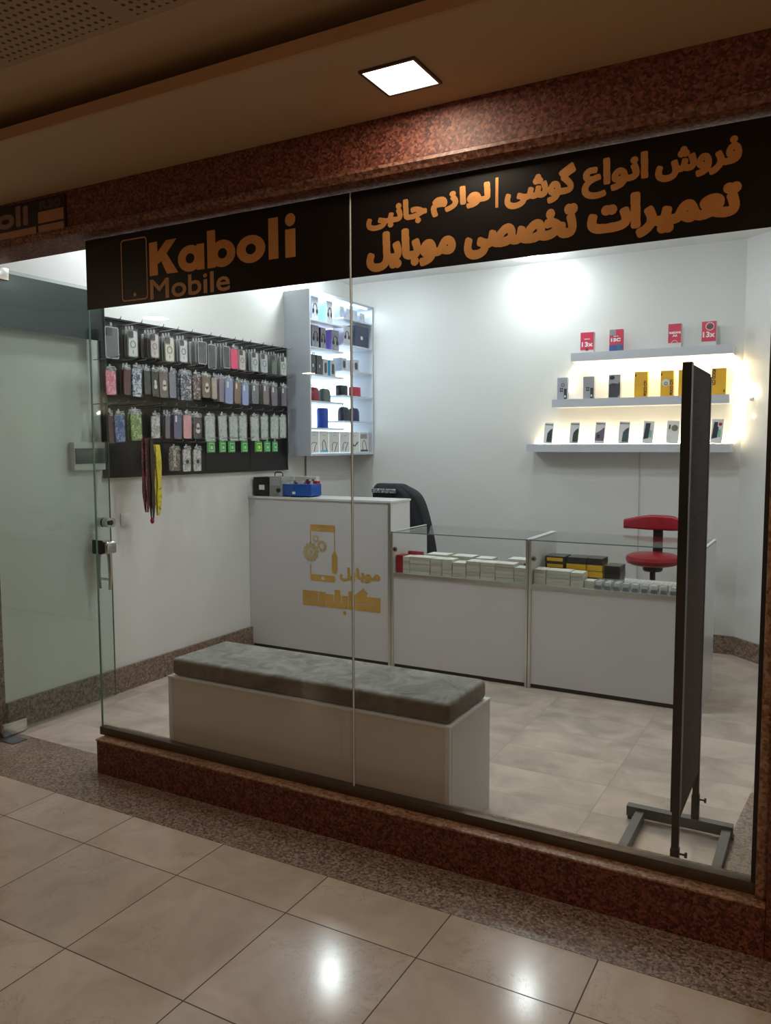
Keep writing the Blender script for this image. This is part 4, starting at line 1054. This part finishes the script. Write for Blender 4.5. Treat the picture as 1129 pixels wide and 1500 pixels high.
bx('board', M['wood'], st, .009, .029, -.234, .242, .262, 1.874)
bx('board_edge', M['black'], st, .003, .034, -.2745, -.2352, .30, 1.878)

# ------------------------------------------------------------------ red stool with back and jacket on chair
stl = thing('bar_stool', 'red leather stool with low curved backrest behind the showcase', 'stool', (2.03, 3.22, 0))
bm = bmesh.new(); lathe(bm, [(.03, .735), (.15, .737), (.180, .750), (.190, .775), (.182, .800), (.15, .814), (.06, .820)], 0, 0, 36); obj('seat', bm, M['leather'], stl, True)
bm = bmesh.new(); lathe(bm, [(.06, .69), (.07, .70), (.07, .7345)], 0, 0, 16); obj('seat_plate', bm, M['black'], stl, True)
bm = bmesh.new(); lathe(bm, [(.028, .10), (.028, .45), (.020, .46), (.020, .69)], 0, 0, 16); obj('gas_column', bm, M['black'], stl, True)
for k in range(5):
    a = 2*PI*k/5+.3; bm = bmesh.new(); tube(bm, [(.02*math.cos(a), .02*math.sin(a), .115), (.14*math.cos(a), .14*math.sin(a), .10), (.27*math.cos(a), .27*math.sin(a), .065)], .018, 8, r_end=.012)
    lg = obj('leg', bm, M['black'], stl, True); bm = bmesh.new(); lathe(bm, [(.012, .001), (.022, .012), (.022, .040), (.012, .052)], .27*math.cos(a), .27*math.sin(a), 10); obj('caster', bm, M['black'], lg, True)
bm = bmesh.new(); box(bm, -.035, .035, .17, .182, .70, 1.02, bev=.004); box(bm, -.03, .03, .02, .175, .712, .726, bev=.003); obj('back_support', bm, M['black'], stl, True)
bm = bmesh.new(); N = 14; rr_ = []
for i in range(N+1):
    f = -1+2*i/N; x = f*.235+.015; y = .165-.09*f*f*1.0
    hh = .056 if abs(f) < .35 else .056-.022*(abs(f)-.35)/.65
    zc = 1.020+ .010*(1-f*f)
    rr_.append([bm.verts.new((x, y-.024+p[0], zc+p[1])) for p in rrect(0, 0, .045, hh*2, .020, 4)])
for i in range(N):
    n = len(rr_[0])
    for k in range(n): bm.faces.new((rr_[i][k], rr_[i][(k+1) % n], rr_[i+1][(k+1) % n], rr_[i+1][k]))
bm.faces.new(rr_[0][::-1]); bm.faces.new(rr_[-1]); bmesh.ops.recalc_face_normals(bm, faces=bm.faces[:])
obj('backrest', bm, M['leather'], stl, True)
ch = thing('office_chair', 'dark office chair under the black jacket, behind the counter', 'chair', (.12, 2.95, 0))
bx('seat', M['black'], ch, -.22, .22, -.02, .38, .42, .50, bev=.03); bx('backrest', M['black'], ch, -.19, .12, .02, .05, .56, 1.12, bev=.012)
bx('back_bar', M['black'], ch, -.03, .03, .052, .075, .44, .70)
bm = bmesh.new(); lathe(bm, [(.03, .06), (.03, .42)], 0, .18, 14); obj('gas_column', bm, M['black'], ch, True)
for k in range(5):
    a = 2*PI*k/5; bm = bmesh.new(); tube(bm, [(0, .18, .10), (.25*math.cos(a), .18+.25*math.sin(a), .04)], .018, 8); obj('leg', bm, M['black'], ch, True)
jk = thing('jacket', 'black jacket with speckled silver stripe draped over a chair back', 'jacket', (.12, 2.985, .60))
sec = [(-.300, .300, .0, .10), (-.300, .295, .15, .10), (-.290, .262, .30, .095), (-.270, .232, .42, .09), (-.268, .200, .52, .085), (-.268, .165, .595, .08), (-.266, .115, .638, .07), (-.262, .055, .662, .055), (-.250, .020, .684, .04), (-.22, -.02, .692, .02)]
bm = bmesh.new(); rg = random.Random(3); rr_ = []
for (a, b2, z, dd) in sec:
    P = []
    for i in range(24):
        an = 2*PI*i/24; cx = (a+b2)/2; hw = (b2-a)/2
        cs_, sn = math.cos(an), math.sin(an)
        ex = 0.55
        px_ = cx+hw*math.copysign(abs(cs_)**ex, cs_); py_ = dd*math.copysign(abs(sn)**ex, sn)
        P.append(bm.verts.new((px_, py_+.012*math.sin(i*2.6+z*9), z+.004*math.sin(i*1.7))))
    rr_.append(P)
for i in range(len(rr_)-1):
    for k in range(24): bm.faces.new((rr_[i][k], rr_[i][(k+1) % 24], rr_[i+1][(k+1) % 24], rr_[i+1][k]))
bm.faces.new(rr_[-1])
o = obj('cloth', bm, M['jacket'], jk, True); o.modifiers.new('soft', 'SUBSURF').levels = 2; o.modifiers['soft'].render_levels = 2
bm = bmesh.new()
box(bm, -.235, -.02, -.105, -.088, .618, .652, bev=.004); obj('speckled_stripe', bm, M['stripe'], jk, True)

# ------------------------------------------------------------------ lamps
def soffit_lamp(x, y, z, label, s=.092):
    r = thing('ceiling_panel_light', label, 'ceiling light', (x, y, z), group='square panel lamps in the corridor soffit')
    bm = bmesh.new()
    box(bm, -s-.009, -s, -s-.009, s+.009, -.008, .0); box(bm, s, s+.009, -s-.009, s+.009, -.008, .0)
    box(bm, -s, s, -s-.009, -s, -.008, .0); box(bm, -s, s, s, s+.009, -.008, .0)
    obj('frame', bm, M['bronze'], r); bx('diffuser', M['panel'], r, -s, s, -s, s, -.006, -.001)
    return r
def area(name, loc, rot, sx_, sy_, power, col, shape='RECTANGLE', spread=None):
    l = bpy.data.lights.new(name, 'AREA'); l.shape = shape; l.size = sx_; l.size_y = sy_; l.energy = power; l.color = col
    if spread: l.spread = spread
    o = bpy.data.objects.new(name, l); C.objects.link(o); o.location = loc; o.rotation_euler = rot
    return o
soffit_lamp(1.861, -.325, 2.790, 'bright square lamp in the tan soffit above the window')
LP = [(-1.9, -.325), (5.2, -.325)]
for i, (x, y) in enumerate(LP): soffit_lamp(x, y, 2.790, ['square soffit lamp beyond the left edge', 'square soffit lamp beyond the right edge'][i])
warm = (1, .74, .48)
CORR = 1.0
area('corridor_light', (1.861, -.325, 2.778), (0, 0, 0), .18, .18, 4.5*CORR, (1, .86, .66))
for x in (-1.9, 5.2): area('corridor_light', (x, -.325, 2.778), (0, 0, 0), .18, .18, 8*CORR, (1, .86, .66))
for (x, y, lb) in ((-2.9, -3.36, 'far to the left behind the photographer'), (-5.1, -9.25, 'deep in the corridor'), (3.9, -3.2, 'right of the photographer'), (3.9, -6.2, 'deep behind the photographer')):
    soffit_lamp(x, y, 2.8995, 'square ceiling lamp '+lb)
    area('corridor_lamp', (x, y, 2.885), (0, 0, 0), .18, .18, 16*CORR, warm)
# added bodiless warm fill standing in for bounce towards soffit and ceiling
for nm_, loc_, e_, r_ in (('bounce_fill', (4.7, -2.5, 1.9), 19, .12), ('bounce_fill', (-4.6, -2.6, 1.9), 14, .12), ('bounce_fill', (2.4, -6.5, 1.9), 32, 0)):
    l_ = bpy.data.lights.new(nm_, 'POINT'); l_.energy = e_; l_.color = (1, .66, .40); l_.shadow_soft_size = r_
    o = bpy.data.objects.new(nm_, l_); C.objects.link(o); o.location = loc_
# shop downlights
DL = [(1.02, 3.50), (-.56, 2.90), (2.10, 2.0), (-.35, 1.2), (1.0, 1.4)]
dnames = ['round ceiling downlight near the back wall', 'round downlight above the lit cabinet', 'round downlight over the right showcase', 'round downlight over the hook board', 'round downlight in the middle of the shop']
for i, (x, y) in enumerate(DL):
    r = thing('downlight', dnames[i], 'ceiling light', (x, y, 3.10), group='round downlights in the shop ceiling')
    bm = bmesh.new(); ring(bm, 0, 0, .085, .070, 'z', -.012, -.0005); obj('bezel', bm, M['switch'], r, True)
    bm = bmesh.new(); prism(bm, circ(0, 0, .069), 'z', -.006, -.001); obj('lens', bm, M['down'], r)
    area('shop_light', (x, y, 3.08), (0, 0, 0), .14, .14, [4.5, 6, 6, 6, 7][i], (.90, .97, 1), 'DISK')
    pl_ = bpy.data.lights.new('shop_glow', 'POINT'); pl_.energy = [7, 9, 10, 10, 10][i]; pl_.color = (.90, .97, 1); pl_.shadow_soft_size = .06
    po = bpy.data.objects.new('shop_glow', pl_); C.objects.link(po); po.location = (x, y, 3.0)
area('shelf_glow', (1.9, YB-.06, 2.235), (0, 0, 0), 1.0, .05, 4.2, (1, .78, .48))
area('shelf_glow', (1.7, YB-.07, 1.625), (PI, 0, 0), 1.4, .05, 2.6, (1, .80, .5))
area('cabinet_glow', (XL+.16, 3.29, 2.84), (0, 0, 0), .1, .95, 3.0, (.75, .9, 1))

# ------------------------------------------------------------------ world, camera
w = bpy.data.worlds.new('world'); S.world = w; w.use_nodes = True
w.node_tree.nodes['Background'].inputs[0].default_value = (.5, .36, .24, 1); w.node_tree.nodes['Background'].inputs[1].default_value = .10
yaw, pit, rol, f = 0.5079185294972252, -0.08329124510529115, 0.0028502752559943106, 1170.9
Rm = Matrix.Rotation(yaw, 3, 'Z') @ Matrix.Rotation(pit, 3, 'X') @ Matrix.Rotation(rol, 3, 'Y')
base = Matrix(((1, 0, 0), (0, 0, -1), (0, 1, 0)))
cd = bpy.data.cameras.new('camera'); cam = bpy.data.objects.new('camera', cd); C.objects.link(cam)
cam.matrix_world = Matrix.Translation((3.12555, -2.70748, 1.6)) @ (Rm @ base).to_4x4()
cd.sensor_width = 36; cd.sensor_fit = 'AUTO'; cd.lens = f/1500*36; cd.clip_start = .02
S.camera = cam
S.view_settings.view_transform = 'Standard'
S.view_settings.look = 'None'
S.view_settings.exposure = 0
S.cycles.max_bounces = 10; S.cycles.transparent_max_bounces = 24
S.cycles.use_denoising = True
S.cycles.sample_clamp_indirect = 4
